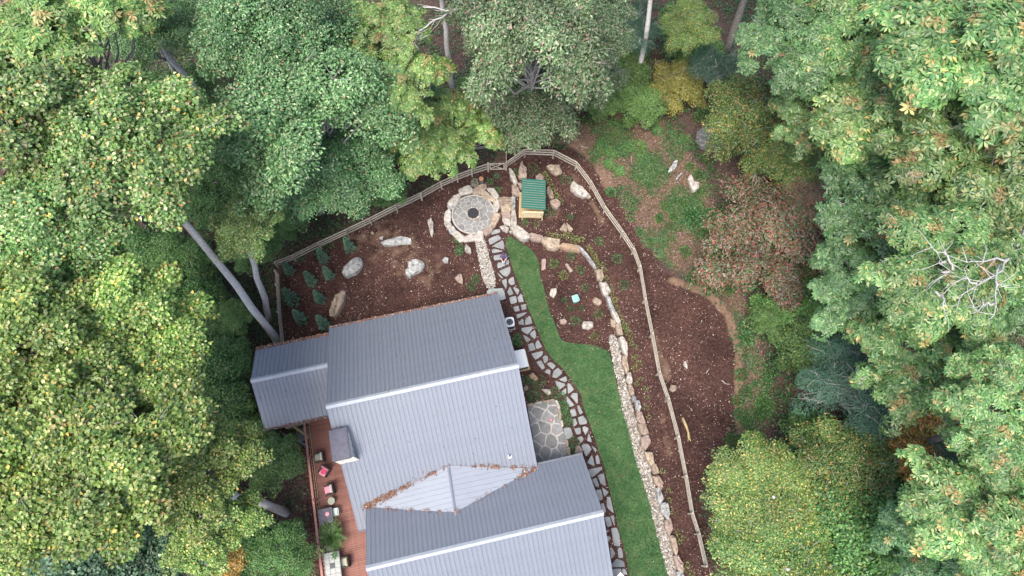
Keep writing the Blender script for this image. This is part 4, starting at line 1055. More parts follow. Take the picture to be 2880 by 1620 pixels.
PAL['jun'] = [(4, (.12, .24, .165)), (3, (.17, .30, .22)), (2, (.07, .155, .105)), (1, (.24, .32, .21))]
SHR_B = [shrub_mesh("slope_shrub", 21, .8, .7, 420, .17, .10, PAL['bright']), shrub_mesh("slope_shrub_b", 22, .8, .6, 420, .19, .11, PAL['garden'])]
def stem_mesh(h, r_):
    mb = MB()
    for a in (0, 2.1, 4.2): mb.tube([(0, 0, -.1), (r_ * .25 * math.cos(a), r_ * .25 * math.sin(a), h * .5)], [.02, .01], 4)
    return new_mesh("shrub_stem", mb.v, mb.f, [M_bark_d])
STEM = stem_mesh(.8, .8)
SLOPE = fT([(1080, 300), (1090, 420), (1150, 500), (1110, 50), (1150, 210), (1240, 140), (1310, 400), (1350, 130)]) + fR([(530, 60), (890, 620), (960, 480), (1080, 580), (1180, 730), (850, 60), (960, 200), (770, 370), (620, 130), (430, 250), (350, 170), (1090, 60), (660, 30)]) + \
        fQ([(1250, 320), (1250, 480), (1180, 700), (1080, 590), (870, 720), (1290, 160), (1340, 690), (1160, 240), (400, 480), (930, 620), (1000, 570)]) + [(1970, 330), (2100, 560), (2140, 900), (2170, 1040), (2210, 1190), (2110, 800), (2060, 690), (2150, 1130), (2060, 1240), (2100, 950)]
SLR = [60, 50, 60, 60, 60, 40, 90, 60, 50, 80, 60, 60, 70, 100, 60, 60, 50, 35, 30, 70, 50, 60, 60, 100, 60, 40, 50, 60, 50, 55, 60, 50] + [90, 80, 90, 80, 80, 80, 90, 80, 70, 80]
for i, ((px, py), r_) in enumerate(zip(SLOPE, SLR)):
    g = Pg(px, py)
    s = r_ / 3.41 * .027 / .8
    o = empty("leafy_shrub", where(px, py, "green leafy shrub"), "shrub", g, rt.random() * 6, "leafy shrubs on the slope")
    link("foliage", SHR_B[i % 2 if i % 3 else 0], o, None, None, (s, s, s))
    link("stem", STEM, o, None, None, (s, s, s))

# ferns: radiating fronds
def fern_mesh(seed, n=9, L_=.55):
    rng = np.random.default_rng(seed)
    c = []; ax = []; no = []; ll = []
    for k_ in range(n):
        a_ = 6.283 * k_ / n + rng.normal(0, .15)
        d = np.array([math.cos(a_), math.sin(a_), .55])
        for t in np.linspace(.1, 1, 10):
            p = d * L_ * t + np.array([0, 0, -.45 * t * t * L_])
            sd = np.array([-math.sin(a_), math.cos(a_), 0])
            for sgn in (-1, 1):
                c.append(p); ax.append(sd * sgn + d * .5); no.append([0, 0, 1]); ll.append(.20 * (1.05 - t) + .05)
    c, ax, no, ll = map(np.array, (c, ax, no, ll))
    no = no + rng.normal(0, .2, no.shape)
    v, f = leaf_geo(c, ax, no, ll, ll * .45)
    col = palette_pick(PAL['bright'], len(c), rng) * (.8 + .4 * rng.random((len(c), 1)))
    return new_mesh("fern_fronds", v, f, [M_leaf], False, np.repeat(col, 4, 0))
FERN = [fern_mesh(31), fern_mesh(32, 7)]
FPX = fQ([(320, 40), (690, 60), (690, 120), (740, 220), (480, 280), (680, 340), (380, 210), (790, 340), (400, 100), (500, 80), (560, 60), (290, 110), (620, 40), (720, 160), (440, 100)]) + frame(1600, 240, 2.275)([(740, 345), (210, 390), (450, 390), (560, 290), (860, 170)])
for i, (px, py) in enumerate(FPX):
    o = link("fern", FERN[i % 2], None, Pg(px, py), (0, 0, rt.random() * 6), (1.25, 1.25, 1.1))
    tag(o, where(px, py, "fan shaped fern"), "fern", "ferns on the slope")

# fallen log and sticks
lp = [Pg(2263, 1205), Pg(2450, 1195), Pg(2620, 1175), Pg(2800, 1150)]
lo = MB().tube([p - lp[0] + [0, 0, .3] for p in lp], [.32, .3, .27, .22], 10).build("fallen_log", M_bark_d, None, lp[0], True)
tag(lo, "long dark fallen log lying between the birches and the hemlock", "log")
dw_ = [Pg(*q, .05) for q in fT([(545, 460), (575, 530), (600, 600), (605, 650), (625, 685)])]
d_ = MB().tube([p - dw_[0] for p in dw_], [.10, .11, .08, .09, .03], 6).tube([dw_[3] - dw_[0], Pg(*fT([(595, 690)])[0], .05) - dw_[0]], [.05, .02], 5).build("driftwood", M_lumber, None, dw_[0], True)
tag(d_, "crooked piece of tan dead wood lying on the mulch outside the fence", "dead wood")
STK = [(fT, [(920, 100), (960, 135), (1000, 140)]), (fS, [(975, 785), (1005, 740)]), (fQ, [(600, 130), (598, 200)]), (fQ, [(1085, 20), (1070, 85)]), (fQ, [(120, 40), (185, 55)])]
for i, (fr, pts) in enumerate(STK):
    q = [Pg(*p, .04) for p in fr(pts)]
    o = MB().tube([p - q[0] for p in q], list(np.linspace(.035, .015, len(q))), 5).build("stick", M_twig, None, q[0])
    tag(o, ["forked pale stick at the bare earth edge of the mulch bank", "short pale stick low on the mulch bank", "grey stick standing among the ferns", "thin stick just below the grey outcrop", "pale stick on bare soil outside the top of the fence"][i], "stick")

# ------------------------------------------------------------------ forest floor plants and fallen leaves (countless)
def undergrowth():
    rng = np.random.default_rng(44)
    n = 13000
    q = np.stack([rng.uniform(-44, 46, n * 3), rng.uniform(-8, 50, n * 3)], 1)
    q = q[~inside(MULCH, q)]
    nz = np.sin(q[:, 0] * .55 + 1) * np.sin(q[:, 1] * .48) + .5 * np.sin(q[:, 0] * 1.3) * np.cos(q[:, 1] * 1.1)
    q = q[(nz + rng.random(len(q)) * 1.3 > .25) & ~inside(WEEDS, q)][:n]
    w = sample_in(WEEDS, 5000, rng)
    nzw = np.sin(w[:, 0] * 1.1 + 2) * np.sin(w[:, 1] * .9 + 1) + .4 * np.sin(w[:, 0] * 2.7) * np.cos(w[:, 1] * 2.2)
    w = w[nzw + rng.random(len(w)) * .9 > .55]
    q = np.vstack([q, w])
    m = len(q); per = 11
    big = np.concatenate([np.full(m - len(w), 1.0), np.full(len(w), .62)])
    si = np.repeat(np.arange(m), per)
    a_ = rng.random(m * per) * 6.283; r_ = .05 + .28 * rng.random(m * per) * big[si]
    c = np.stack([q[si, 0] + r_ * np.cos(a_), q[si, 1] + r_ * np.sin(a_), ground(q)[si] + .06 + .3 * rng.random(m * per) * big[si]], 1)
    ax = np.stack([np.cos(a_), np.sin(a_), rng.normal(0, .3, m * per)], 1); no = np.array([0, 0, 1.0]) + rng.normal(0, .35, (m * per, 3))
    tint = rng.random(m)
    base = np.where(tint[:, None] < .62, np.array([[.042, .105, .034]]), np.where(tint[:, None] < .85, np.array([[.075, .135, .040]]), np.array([[.12, .12, .045]])))
    base[m - len(w):] *= 1.2
    col = base[si] * (.65 + .7 * rng.random((m * per, 1)))
    v, f = leaf_geo(c, ax, no, (.15 + .12 * rng.random(m * per)) * big[si], (.08 + .06 * rng.random(m * per)) * big[si])
    tag(link("undergrowth", new_mesh("undergrowth", v, f, [M_leaf], False, np.repeat(col, 4, 0))), "low green weeds and seedlings covering the forest floor", "undergrowth", kind="stuff")
undergrowth()

HOUSE_FP = np.array([loc2w(u, v) for u, v in ((-5, .6), (-5, 6), (0, 6.3), (12, 6.2), (12, -6), (15.2, -6.2), (15.2, -16), (-3, -16), (-3, .6))])
def litter(name, q, cols, size, label, zoff=.012, seed=3, flat=.25, zfun=None):
    rng = np.random.default_rng(seed)
    n = len(q)
    a_ = rng.random(n) * 6.283
    z = (ground(q) if zfun is None else zfun(q)) + zoff + .02 * rng.random(n)
    c = np.stack([q[:, 0], q[:, 1], z], 1)
    ax = np.stack([np.cos(a_), np.sin(a_), rng.normal(0, flat, n)], 1); no = up + rng.normal(0, flat, (n, 3))
    col = np.array([x[1] for x in cols])[rng.choice(len(cols), n, p=np.array([x[0] for x in cols]) / sum(x[0] for x in cols))] * (.7 + .6 * rng.random((n, 1)))
    v, f = leaf_geo(c, ax, no, size * (.6 + .8 * rng.random(n)), size * .55 * (.6 + .8 * rng.random(n)))
    return tag(link(name, new_mesh(name, v, f, [M_litter], False, np.repeat(col, 4, 0))), label, "leaves", kind="stuff")
rl = np.random.default_rng(8)
litter("lawn_leaves", sample_in(LAWN, 170, rl), [(2, (.30, .24, .10)), (2, (.24, .13, .08)), (1, (.45, .40, .3))], .085, "a few fallen leaves lying on the lawn", .05, 13)
litter("slope_leaf_litter", sample_in(WEEDS, 8000, rl), [(4, (.15, .075, .078)), (3, (.23, .145, .14)), (2, (.10, .06, .06)), (1.2, (.30, .25, .22))], .12, "pinkish brown leaf litter on the open slope", .012, 14)
qm = sample_in(MULCH, 21000, rl)
qm = qm[~inside(HOUSE_FP, qm) & ~inside(LAWN, qm) & ~inside(DRAIN, qm) & ~inside(GRAVEL_PATH, qm) & (np.hypot(*(qm - FC).T) > PR + .3)]
nzl = np.sin(qm[:, 0] * .9) * np.sin(qm[:, 1] * .8 + 1) + .6 * np.sin(qm[:, 0] * 2.1 + 1) * np.sin(qm[:, 1] * 1.7)
qm = qm[nzl + rl.random(len(qm)) * 2 > .75]
LIT = [(4, (.19, .115, .10)), (3, (.30, .21, .18)), (1.5, (.42, .36, .31)), (3, (.10, .055, .05)), (.6, (.24, .08, .075)), (.5, (.46, .42, .38))]
litter("fallen_leaves", qm, LIT, .105, "pale dry fallen leaves scattered on the red brown mulch")
qf = np.stack([rl.uniform(-44, 46, 26000), rl.uniform(-8, 50, 26000)], 1); qf = qf[~inside(MULCH, qf)]
litter("forest_leaf_litter", qf, [(4, (.13, .065, .062)), (3, (.19, .115, .10)), (2, (.09, .055, .05)), (1, (.24, .20, .18)), (.5, (.24, .17, .07))], .12, "purplish brown leaf litter under the forest trees", seed=5)
def grass():
    rng = np.random.default_rng(6)
    n = 62000
    q = sample_in(LAWN, n, rng) + rng.normal(0, .045, (n, 2))
    a_ = rng.random(n) * 6.283; h = .045 + .05 * rng.random(n); w = .016
    dx, dy = np.cos(a_), np.sin(a_)
    tx, ty = q[:, 0] + rng.normal(0, .035, n), q[:, 1] + rng.normal(0, .035, n)
    v = np.stack([np.stack([q[:, 0] - w * dx, q[:, 1] - w * dy, np.full(n, .012)], 1), np.stack([q[:, 0] + w * dx, q[:, 1] + w * dy, np.full(n, .012)], 1), np.stack([tx, ty, .014 + h], 1)], 1).reshape(-1, 3)
    nz = .5 + .5 * np.sin(q[:, 0] * 1.7 + q[:, 1] * .6) * np.sin(q[:, 1] * 1.1 - q[:, 0] * .4)
    col = np.array([.062, .142, .052]) * (.55 + .8 * rng.random((n, 1))) * (.7 + .6 * nz[:, None])
    dry = (rng.random(n) < .16 * nz + .22 * (q[:, 1] > 16))
    col[dry] = np.array([.14, .13, .06]) * (.7 + .5 * rng.random((dry.sum(), 1)))
    tag(link("lawn_grass", new_mesh("lawn_grass", v, np.arange(n * 3).reshape(-1, 3), [M_blade], False, np.repeat(col, 3, 0))), "short green grass of the narrow curving lawn", "grass", kind="stuff")
grass()

# weed patches inside the garden
def weed_patch(name, spots, pal, label, seed, per=170, LL=.10):
    rng = np.random.default_rng(seed)
    cs = []; axs = []; nos = []; cols = []
    for (px, py, r_) in spots:
        c0 = Pg(px, py); rm = r_ * .0270
        a_ = rng.random(per) * 6.283; rr = rm * np.sqrt(rng.random(per))
        cs.append(np.stack([c0[0] + rr * np.cos(a_), c0[1] + rr * np.sin(a_), c0[2] + .03 + .14 * rng.random(per)], 1))
        axs.append(np.stack([np.cos(a_), np.sin(a_), rng.normal(.2, .5, per)], 1) + rng.normal(0, .6, (per, 3))); nos.append(up + rng.normal(0, .4, (per, 3)))
        cols.append(palette_pick(pal, per, rng) * (.7 + .6 * rng.random((per, 1))))
    c, ax, no, col = map(np.vstack, (cs, axs, nos, cols))
    n = len(c)
    v, f = leaf_geo(c, ax, no, LL * (.6 + .8 * rng.random(n)), LL * .4 * (.6 + .8 * rng.random(n)))
    tag(link(name, new_mesh(name, v, f, [M_leaf], False, np.repeat(col, 4, 0))), label, "weeds", kind="stuff")
WP = [(x, y, r_) for (x, y), r_ in zip(fF([(850, 950), (760, 1050), (900, 1150), (780, 1150), (1080, 1090), (1150, 1160), (1180, 1280), (1190, 1400), (680, 920), (560, 330), (520, 400), (580, 420)]), [20, 22, 20, 18, 16, 15, 14, 15, 12, 9, 9, 9])] + \
     [(x, y, r_) for (x, y), r_ in zip(fG([(1190, 120), (1220, 240), (1250, 330), (1320, 600), (1290, 700)]), [14, 14, 12, 15, 12])] + \
     [(x, y, r_) for (x, y), r_ in zip(fA([(1730, 480), (1500, 520), (2180, 610), (1960, 1050), (1240, 760), (1150, 640), (700, 1420), (1240, 560)]), [22, 14, 18, 18, 12, 10, 10, 8])] + \
     [(x, y, r_) for (x, y), r_ in zip(fD([(740, 290), (730, 340), (960, 700), (900, 800)]), [14, 12, 12, 14])]
weed_patch("weeds", WP, PAL['garden'], "patches of low green weeds around the rocks and patios", 71)

# ------------------------------------------------------------------ garden shrubs
GS = [shrub_mesh("garden_shrub", 51, .34, .34, 170, .085, .05, PAL['garden']), shrub_mesh("dark_shrub", 52, .3, .28, 150, .07, .04, PAL['deep']), shrub_mesh("lime_shrub", 53, .34, .3, 130, .10, .055, PAL['lime']),
      shrub_mesh("bright_shrub", 54, .34, .34, 170, .085, .05, PAL['bright'])]
STEM2 = stem_mesh(.35, .4)
SHRUBS = [(fE, 1475, 190, 60, 3, "round green shrub in the mulch between retaining wall and fence, topmost of three"), (fE, 1715, 430, 68, 0, "round green shrub between wall and fence, middle of three"), (fE, 1805, 785, 65, 0, "round green shrub between wall and fence, lowest of three"),
          (fE, 1090, 400, 62, 0, "green shrub nearest the orange wall boulder"), (fE, 860, 495, 65, 3, "lighter green shrub right of the upright pinkish stone"), (fE, 1215, 580, 60, 3, "green shrub right of the slanted pinkish stone"), (fE, 990, 650, 62, 2, "wispy yellow green shrub below the slanted pinkish stone"),
          (fE, 1285, 815, 52, 0, "green shrub with a yellow tip above the teal box"), (fE, 1000, 995, 45, 1, "dark green dwarf shrub left of the teal box"), (fE, 1090, 1110, 50, 1, "dark green dwarf shrub below the teal box, left one"), (fE, 1230, 1105, 46, 1, "dark green dwarf shrub below the teal box, right one"),
          (fE, 1465, 1180, 60, 3, "green shrub nearest the retaining wall below the tan rounded rock"), (fE, 1150, 1270, 60, 0, "loose green shrub between the small pink rock and the white block"), (fF, 1605, 330, 55, 2, "yellow green shrub at the bottom tip of the planting bed"),
          (fA, 1625, 1190, 48, 3, "bright green shrub under the shed's front rail"), (fA, 2240, 1115, 44, 0, "small green shrub alone right of the shed"), (fA, 1790, 1210, 38, 2, "pale green weedy shrub below the shed"), (fA, 1900, 540, 40, 2, "lime green shrub behind the shed")]
for fr, x, y, r_, k_, lb in SHRUBS:
    px, py = fr([(x, y)])[0]
    s = r_ / 4.83 * .0272 / .34 * 1.05
    o = empty("garden_shrub", lb, "shrub", Pg(px, py), rt.random() * 6, "shrubs planted in the garden beds")
    link("foliage", GS[k_], o, None, None, (s, s, s)); link("stem", STEM2, o, None, None, (s, s, s))
SED = fE([(1330, 265), (1345, 300), (1370, 330), (1395, 360), (1415, 400), (1430, 440), (1450, 480), (1460, 520), (1530, 500), (1545, 570), (1570, 680), (1600, 720), (1640, 800), (1645, 850), (1650, 900), (1690, 980), (1695, 1030), (1720, 1090), (1740, 1160), (1760, 1210), (1790, 1270), (1820, 1330), (1850, 1390), (1880, 1440),
          (780, 80), (870, 110), (935, 120), (1020, 130), (1025, 90), (1085, 100), (1115, 130), (1115, 180), (1170, 150), (1170, 190), (1235, 165)]) + fA([(1935, 580), (1955, 630), (1990, 700), (2010, 760), (2050, 830), (2080, 840), (2105, 890), (1890, 520)]) + \
      fF([(2030, 190), (2060, 250), (2090, 350), (2110, 420), (2145, 460), (2130, 625), (2170, 590), (2200, 690), (2150, 760), (2180, 960), (2230, 900), (2300, 1030), (2310, 1150), (2300, 1290), (2345, 1420)]) + fH([(1560, 20), (1660, 420), (1700, 580), (1640, 290), (1840, 930), (1800, 990), (1900, 1300), (1880, 1360), (1960, 1410), (1770, 860)])
SEDM = shrub_mesh("sedum", 58, .17, .10, 34, .075, .05, PAL['lime'], 1.0)
for i, (px, py) in enumerate(SED):
    o = link("sedum_plant", SEDM, None, Pg(px, py), (0, 0, rt.random() * 6), (.8 + .6 * rt.random(),) * 3)
    tag(o, "tiny yellow green sedum plant in the mulch along the boulder wall", "plant", "small sedum plants along the wall")
# junipers
def juniper_mesh(seed):
    rng = np.random.default_rng(seed)
    n = 1500
    h = rng.random(n) ** 1.05
    a_ = rng.random(n) * 6.283
    rr = .36 * (1 - h) ** .85 * (.5 + .5 * np.sqrt(rng.random(n))) * (1 + .25 * np.sin(a_ * 5 + h * 14))
    c = np.stack([rr * np.cos(a_), rr * np.sin(a_),   .1 + h * 2.15], 1)
    ax = np.stack([np.cos(a_), np.sin(a_), np.full(n, .8)], 1) + rng.normal(0, .35, (n, 3)); no = np.stack([np.cos(a_), np.sin(a_), np.full(n, .7)], 1) + rng.normal(0, .3, (n, 3))
    col = palette_pick(PAL['jun'], n, rng) * (.7 + .6 * rng.random((n, 1)))
    v, f = leaf_geo(c, ax, no, .15 * (.7 + .6 * rng.random(n)), .055 * (.7 + .6 * rng.random(n)))
    return new_mesh("juniper_foliage", v, f, [M_needle], False, np.repeat(col, 4, 0))
JUN = [juniper_mesh(61), juniper_mesh(62)]
JST = new_mesh("juniper_stem", *(lambda m_: (m_.v, m_.f))(MB().tube([(0, 0, -.1), (0, 0, 1.6)], [.035, .012], 6)), [M_bark_d])
JP = [(fB, 1385, 1070, 1.0, "silvery green juniper nearest the fence's long side, topmost"), (fB, 1030, 1215, 1.0, "silvery green juniper beside the fence, second from the top"), (fC, 1110, 385, .95, "juniper just left of the grey oval boulder"), (fC, 575, 325, .95, "juniper in the west fence corner under orange leaves"),
      (fC, 870, 465, 1.05, "juniper in the middle of the upper cluster"), (fC, 620, 720, 1.25, "tallest juniper beside the west fence"), (fC, 990, 710, 1.0, "juniper left of the tan oval boulder"), (fC, 735, 980, 1.1, "lower left juniper between fence and house"), (fC, 1040, 1050, 1.1, "juniper closest to the house roof corner")]
for i, (fr, x, y, s, lb) in enumerate(JP):
    o = empty("juniper", lb, "juniper", Pg(*fr([(x, y)])[0]), i * 1.3, "junipers planted in the west mulch bed")
    link("foliage", JUN[i % 2], o, None, None, (s, s, s)); link("trunk", JST, o, None, None, (s, s, s))

# ------------------------------------------------------------------ fence and gate
FENCE_TOP = {  # pixel of each post's top
 'west': fC([(345, 290), (358, 480), (378, 850), (425, 1290)]),
 'nw': [(772, 738)] + fB([(588, 1155), (940, 980), (1312, 808), (1637, 652), (1993, 470), (2330, 308)]) + fA([(205, 795), (480, 640), (700, 545), (900, 470), (1122, 400)]),
 'east': fA([(1375, 375), (1625, 198), (2015, 210), (2325, 370)]) + fQ([(213, 380), (348, 620)]) + fR([(175, 172), (283, 338), (345, 505)]) + fS([(395, 65), (462, 400)]) + fT([(325, 20), (412, 275), (508, 640)]) + frame(1800, 1300, 3.4125)([(445, 130), (505, 490), (570, 690), (640, 1000)])}
FH_ = 1.15
def fence(name, tops, label, posts_skip=()):
    pts = [Pg(px, py, FH_) - np.array([0, 0, FH_]) for px, py in tops]
    root = empty(name, label, "fence", pts[0])
    o0 = pts[0]
    for i, p in enumerate(pts):
        q = p - o0
        MB().box((0, 0, FH_ / 2 - .1), (.11, .11, FH_ + .2), rt.random() * .2).build("post", M_fence, root, q)
    for a, b_ in zip(pts[:-1], pts[1:]):
        d = b_ - a; ln = np.linalg.norm(d[:2]); az = math.atan2(d[1], d[0])
        for hz in (1.07, .72, .36):
            mb = MB()
            nrm_ = np.array([-d[1], d[0], 0]) / ln * .075
            jig = rt.normal(0, .012)
            v = []
            for e in (a, b_):
                for sx, sz in ((-.022, -.07), (.022, -.07), (.022, .07), (-.022, .07)):
                    v.append(e - o0 + nrm_ * (1 + sx / .075) + np.array([0, 0, hz + sz + jig]))
            mb.add(v, [(0, 1, 2, 3), (7, 6, 5, 4), (0, 4, 5, 1), (1, 5, 6, 2), (2, 6, 7, 3), (3, 7, 4, 0)])
            mb.build("rail", M_fence, root)
    return root
fence("rail_fence", FENCE_TOP['nw'], "three rail wooden fence running from the west corner up to the gate")
fence("rail_fence", FENCE_TOP['west'], "short three rail fence between the west corner and the house roof")
fence("rail_fence", FENCE_TOP['east'], "long curving three rail fence from the gate down the right side of the garden")
ga, gb = Pg(*fA([(1140, 385)])[0], FH_) - np.array([0, 0, FH_]), Pg(*fA([(1352, 380)])[0], FH_) - np.array([0, 0, FH_])
gate = empty("garden_gate", "wooden gate with crossed braces at the top of the garden fence", "gate", ga)
gd = gb - ga
def bar(mb, p, q, w=.09, t=.04):
    p, q = np.asarray(p, float), np.asarray(q, float)
    d = q - p; ln = np.linalg.norm(d); d = d / ln
    s_ = np.cross(d, [0, 1, 0]); s_ = s_ / (np.linalg.norm(s_) + 1e-9) * w / 2
    th = np.cross(d, s_); th = th / (np.linalg.norm(th) + 1e-9) * t / 2
    v = [e + a_ * s_ + b_ * th for e in (p, q) for a_, b_ in ((-1, -1), (1, -1), (1, 1), (-1, 1))]
    return mb.add(v, [(0, 1, 2, 3), (7, 6, 5, 4), (0, 4, 5, 1), (1, 5, 6, 2), (2, 6, 7, 3), (3, 7, 4, 0)])
U3 = np.array([0, 0, 1.0])
for nm, p, q, w, yo in (("rail", gd * .03 + U3 * 1.08, gd * .97 + U3 * 1.08, .12, 0), ("rail", gd * .03 + U3 * .2, gd * .97 + U3 * .2, .12, 0), ("stile", gd * .05 + U3 * .12, gd * .05 + U3 * 1.15, .10, .003), ("stile", gd * .95 + U3 * .12, gd * .95 + U3 * 1.15, .10, .003),
                     ("brace", gd * .07 + U3 * .24, gd * .93 + U3 * 1.04, .08, .045), ("brace", gd * .93 + U3 * .24, gd * .07 + U3 * 1.04, .08, -.045), ("gate_post", gd * -.07 - U3 * .2, gd * -.07 + U3 * 1.25, .13, 0), ("gate_post", gd * 1.07 - U3 * .2, gd * 1.07 + U3 * 1.25, .13, 0)):
    bar(MB(), p + [0, yo, 0], q + [0, yo, 0], w, .13 if nm == "gate_post" else .04).build(nm, M_fence, gate)
# boardwalk beyond the gate
bw0, bw1 = Pg(*fA([(1215, 385)])[0]), Pg(*fA([(1365, 225)])[0])
bw = empty("boardwalk", "brown plank boardwalk leading away beyond the gate", "boardwalk", (bw0[0], bw0[1], bw0[2]))
wdt = (bw1[0] - bw0[0]); ln_ = bw1[1] - bw0[1]
for i in range(8):
    MB().box((wdt * (i + .5) / 8, ln_ / 2, .12), (wdt / 8 - .03, ln_, .05)).build("plank", M_soilb, bw)
for s_ in (0.12, .5, .88): MB().box((wdt / 2, ln_ * s_, .05), (wdt + .1, .1, .09)).build("joist", M_bark_d, bw)
MB().box((wdt + .06, ln_ / 2, .2), (.07, ln_ * .95, .1)).build("side_rail", M_fence, bw)
sg = Pg(1410, 420)
sp = MB().tube([(0, 0, 0), (.02, .03, 1.7)], [.10, .06], 8).build("snag", M_bark, None, sg, True)
tag(sp, "short grey dead trunk beside the boardwalk above the gate", "snag")

# ------------------------------------------------------------------ house
house = empty("house", "house with grey ribbed metal roofs and stone chimney beside the deck", "house", (OX, OY, 0), YAW)
PW = .29
def slope(root, u0, u1, v_top, z_top, v_bot, z_bot, name="roof_panel", skip=None):
    """ribbed metal panels running from ridge to eave; shared mesh, one object per panel"""
    dv = v_bot - v_top; dz = z_bot - z_top
    n3 = np.array([0, -dz, dv]); n3 = n3 / np.linalg.norm(n3)
    if n3[2] < 0: n3 = -n3
    n = int(round((u1 - u0) / PW)); w = (u1 - u0) / n
    prof = [(0, 0), (.018, .022), (.045, .022), (.063, 0), (w * .5 - .012, .0), (w * .5, .008), (w * .5 + .012, 0), (w - .012, 0)]
    v = []
    for (vv, zz) in ((v_top, z_top), (v_bot, z_bot)):
        for uu, h in prof: v.append((uu, vv + n3[1] * (h + .03), zz + n3[2] * (h + .03)))
    k_ = len(prof)
    f = [(i, i + 1, k_ + i + 1, k_ + i) for i in range(k_ - 1)]
    if dv > 0: f = [t[::-1] for t in f]
    f = [t[::-1] for t in f]
    me = new_mesh(name, v, f, [M_roof])
    for i in range(n): link(name, me, root, (u0 + i * w, 0, 0))
def slab_roof(u0, u1, pts, th=.14, m=None):
    """closed slab under the panels along the profile pts [(v,z)...]"""
    v = []; f = []
    k_ = len(pts)
    for uu in (u0, u1):
        for vv, zz in pts: v.append((uu, vv, zz))
        for vv, zz in pts: v.append((uu, vv, zz - th))
    for i in range(k_ - 1):
        f += [(i, i + 1, 2 * k_ + i + 1, 2 * k_ + i), (k_ + i, 3 * k_ + i, 3 * k_ + i + 1, k_ + i + 1), (i, k_ + i, k_ + i + 1, i + 1), (2 * k_ + i, 2 * k_ + i + 1, 3 * k_ + i + 1, 3 * k_ + i)]
    f += [(0, 2 * k_, 3 * k_, k_), (k_ - 1, 2 * k_ - 1, 4 * k_ - 1, 3 * k_ - 1)]
    return link("roof", new_mesh("roof", v, f, [m or M_trim]), house)
def ridge(root, u0, u1, v, z, pitch):
    w = .17
    vv = [(u0, v - w, z - w * pitch + .07), (u0, v, z + .085), (u0, v + w, z - w * pitch + .07), (u1, v - w, z - w * pitch + .07), (u1, v, z + .085), (u1, v + w, z - w * pitch + .07)]
    link("ridge_cap", new_mesh("ridge_cap", vv, [(0, 3, 4, 1), (1, 4, 5, 2)], [M_ridge]), root)
MP = .646
def zm(v): return 7.023 - MP * abs(v)
ML = 12.404
main_roof = slab_roof(.02, ML - .02, [(6.54, zm(6.54)), (0, 7.023), (-6.2, zm(6.2))])
slope(main_roof, 0, ML, 0, 7.023, 6.56, zm(6.56))
slope(main_roof, 0, .87, 0, 7.023, -7.45, zm(7.45))
slope(main_roof, .87, ML, 0, 7.023, -6.2, zm(6.2))
ridge(main_roof, -.02, ML + .02, 0, 7.023, MP)
WPi = .63; wr, wz = 3.41, 4.52
wing_roof = slab_roof(-5.23, .3, [(6.05, wz - WPi * 2.64), (wr, wz), (.4, wz - WPi * 3.01)])
slope(wing_roof, -5.253, .0, wr, wz, 6.08, wz - WPi * 2.67)
slope(wing_roof, -5.253, .5, wr, wz, .39, wz - WPi * 3.02)
ridge(wing_roof, -5.27, .7, wr, wz, WPi)
SPi = .70; sr_, sz_ = -9.894, 5.686
S0, S1 = .842, 15.564
south_roof = slab_roof(S0 + .02, S1 - .02, [(-6.02, sz_ - SPi * 3.874), (sr_, sz_), (-15.2, sz_ - SPi * 5.306)])
slope(south_roof, S0, S1, sr_, sz_, -6.0, sz_ - SPi * 3.894)
slope(south_roof, S0, S1, sr_, sz_, -15.2, sz_ - SPi * 5.306)
ridge(south_roof, S0 - .02, S1 + .02, sr_, sz_, SPi)
# cricket between the two roofs: ridge runs along v, panels run down to the valleys
Np, Sp = np.array([6.66, -4.85, zm(4.85) + .06]), np.array([6.57, -7.82, sz_ - SPi * (9.894 - 7.82) + .06])
Wp, Ep = np.array([.74, -6.22, 3.10]), np.array([12.33, -6.22, 3.10])
cricket = link("roof", new_mesh("roof", [Np - [0, 0, .03], Sp - [0, 0, .03], Wp - [0, 0, .03], Ep - [0, 0, .03]], [(0, 2, 1), (0, 1, 3)], [M_trim]), house)
M_cricket = mat("roof_metal_lit", (.232, .254, .288), (.213, .235, .270), 1.5, .42, .5, 0, .015)  # same roof metal, paler: the flatter cricket's brightness is put into the colour
for tip in (Wp, Ep):
    n = 9
    for i in range(n):
        t0, t1_ = i / n, (i + 1) / n
        a = Np + (Sp - Np) * t0; b_ = Np + (Sp - Np) * t1_
        # strips that run from the ridge straight out until they meet a valley line
        def reach(t):
            a_ = Np + (Sp - Np) * t
            vt = (Np[1] - Wp[1]) / (Np[1] - Sp[1])
            k_ = (t / vt) if t < vt else (1 - t) / (1 - vt)
            return a_ + (tip - (Np + (Sp - Np) * vt)) * k_
        c, d = reach(t0), reach(t1_)
        nr = np.cross(b_ - a, (c + d) / 2 - a); nr = nr / (np.linalg.norm(nr) + 1e-9)
        if nr[2] < 0: nr = -nr
        e = nr * .025; q = (b_ - a) * .12; q2 = (d - c) * .12
        vv = [a, a + q * .5 + e, a + q + e * 0, b_, c, c + q2 * .5 + e, c + q2, d]
        link("roof_panel", new_mesh("roof_panel", vv, [(0, 4, 5, 1), (1, 5, 6, 2), (2, 6, 7, 3)], [M_cricket]), cricket)
cw = .10
vv = [Np + [-cw, .1, .0], Np + [0, .1, .06], Np + [cw, .1, .0], Sp + [-cw, -.1, .0], Sp + [0, -.1, .06], Sp + [cw, -.1, .0]]
link("ridge_cap", new_mesh("ridge_cap", vv, [(0, 3, 4, 1), (1, 4, 5, 2)], [M_roof]), cricket)
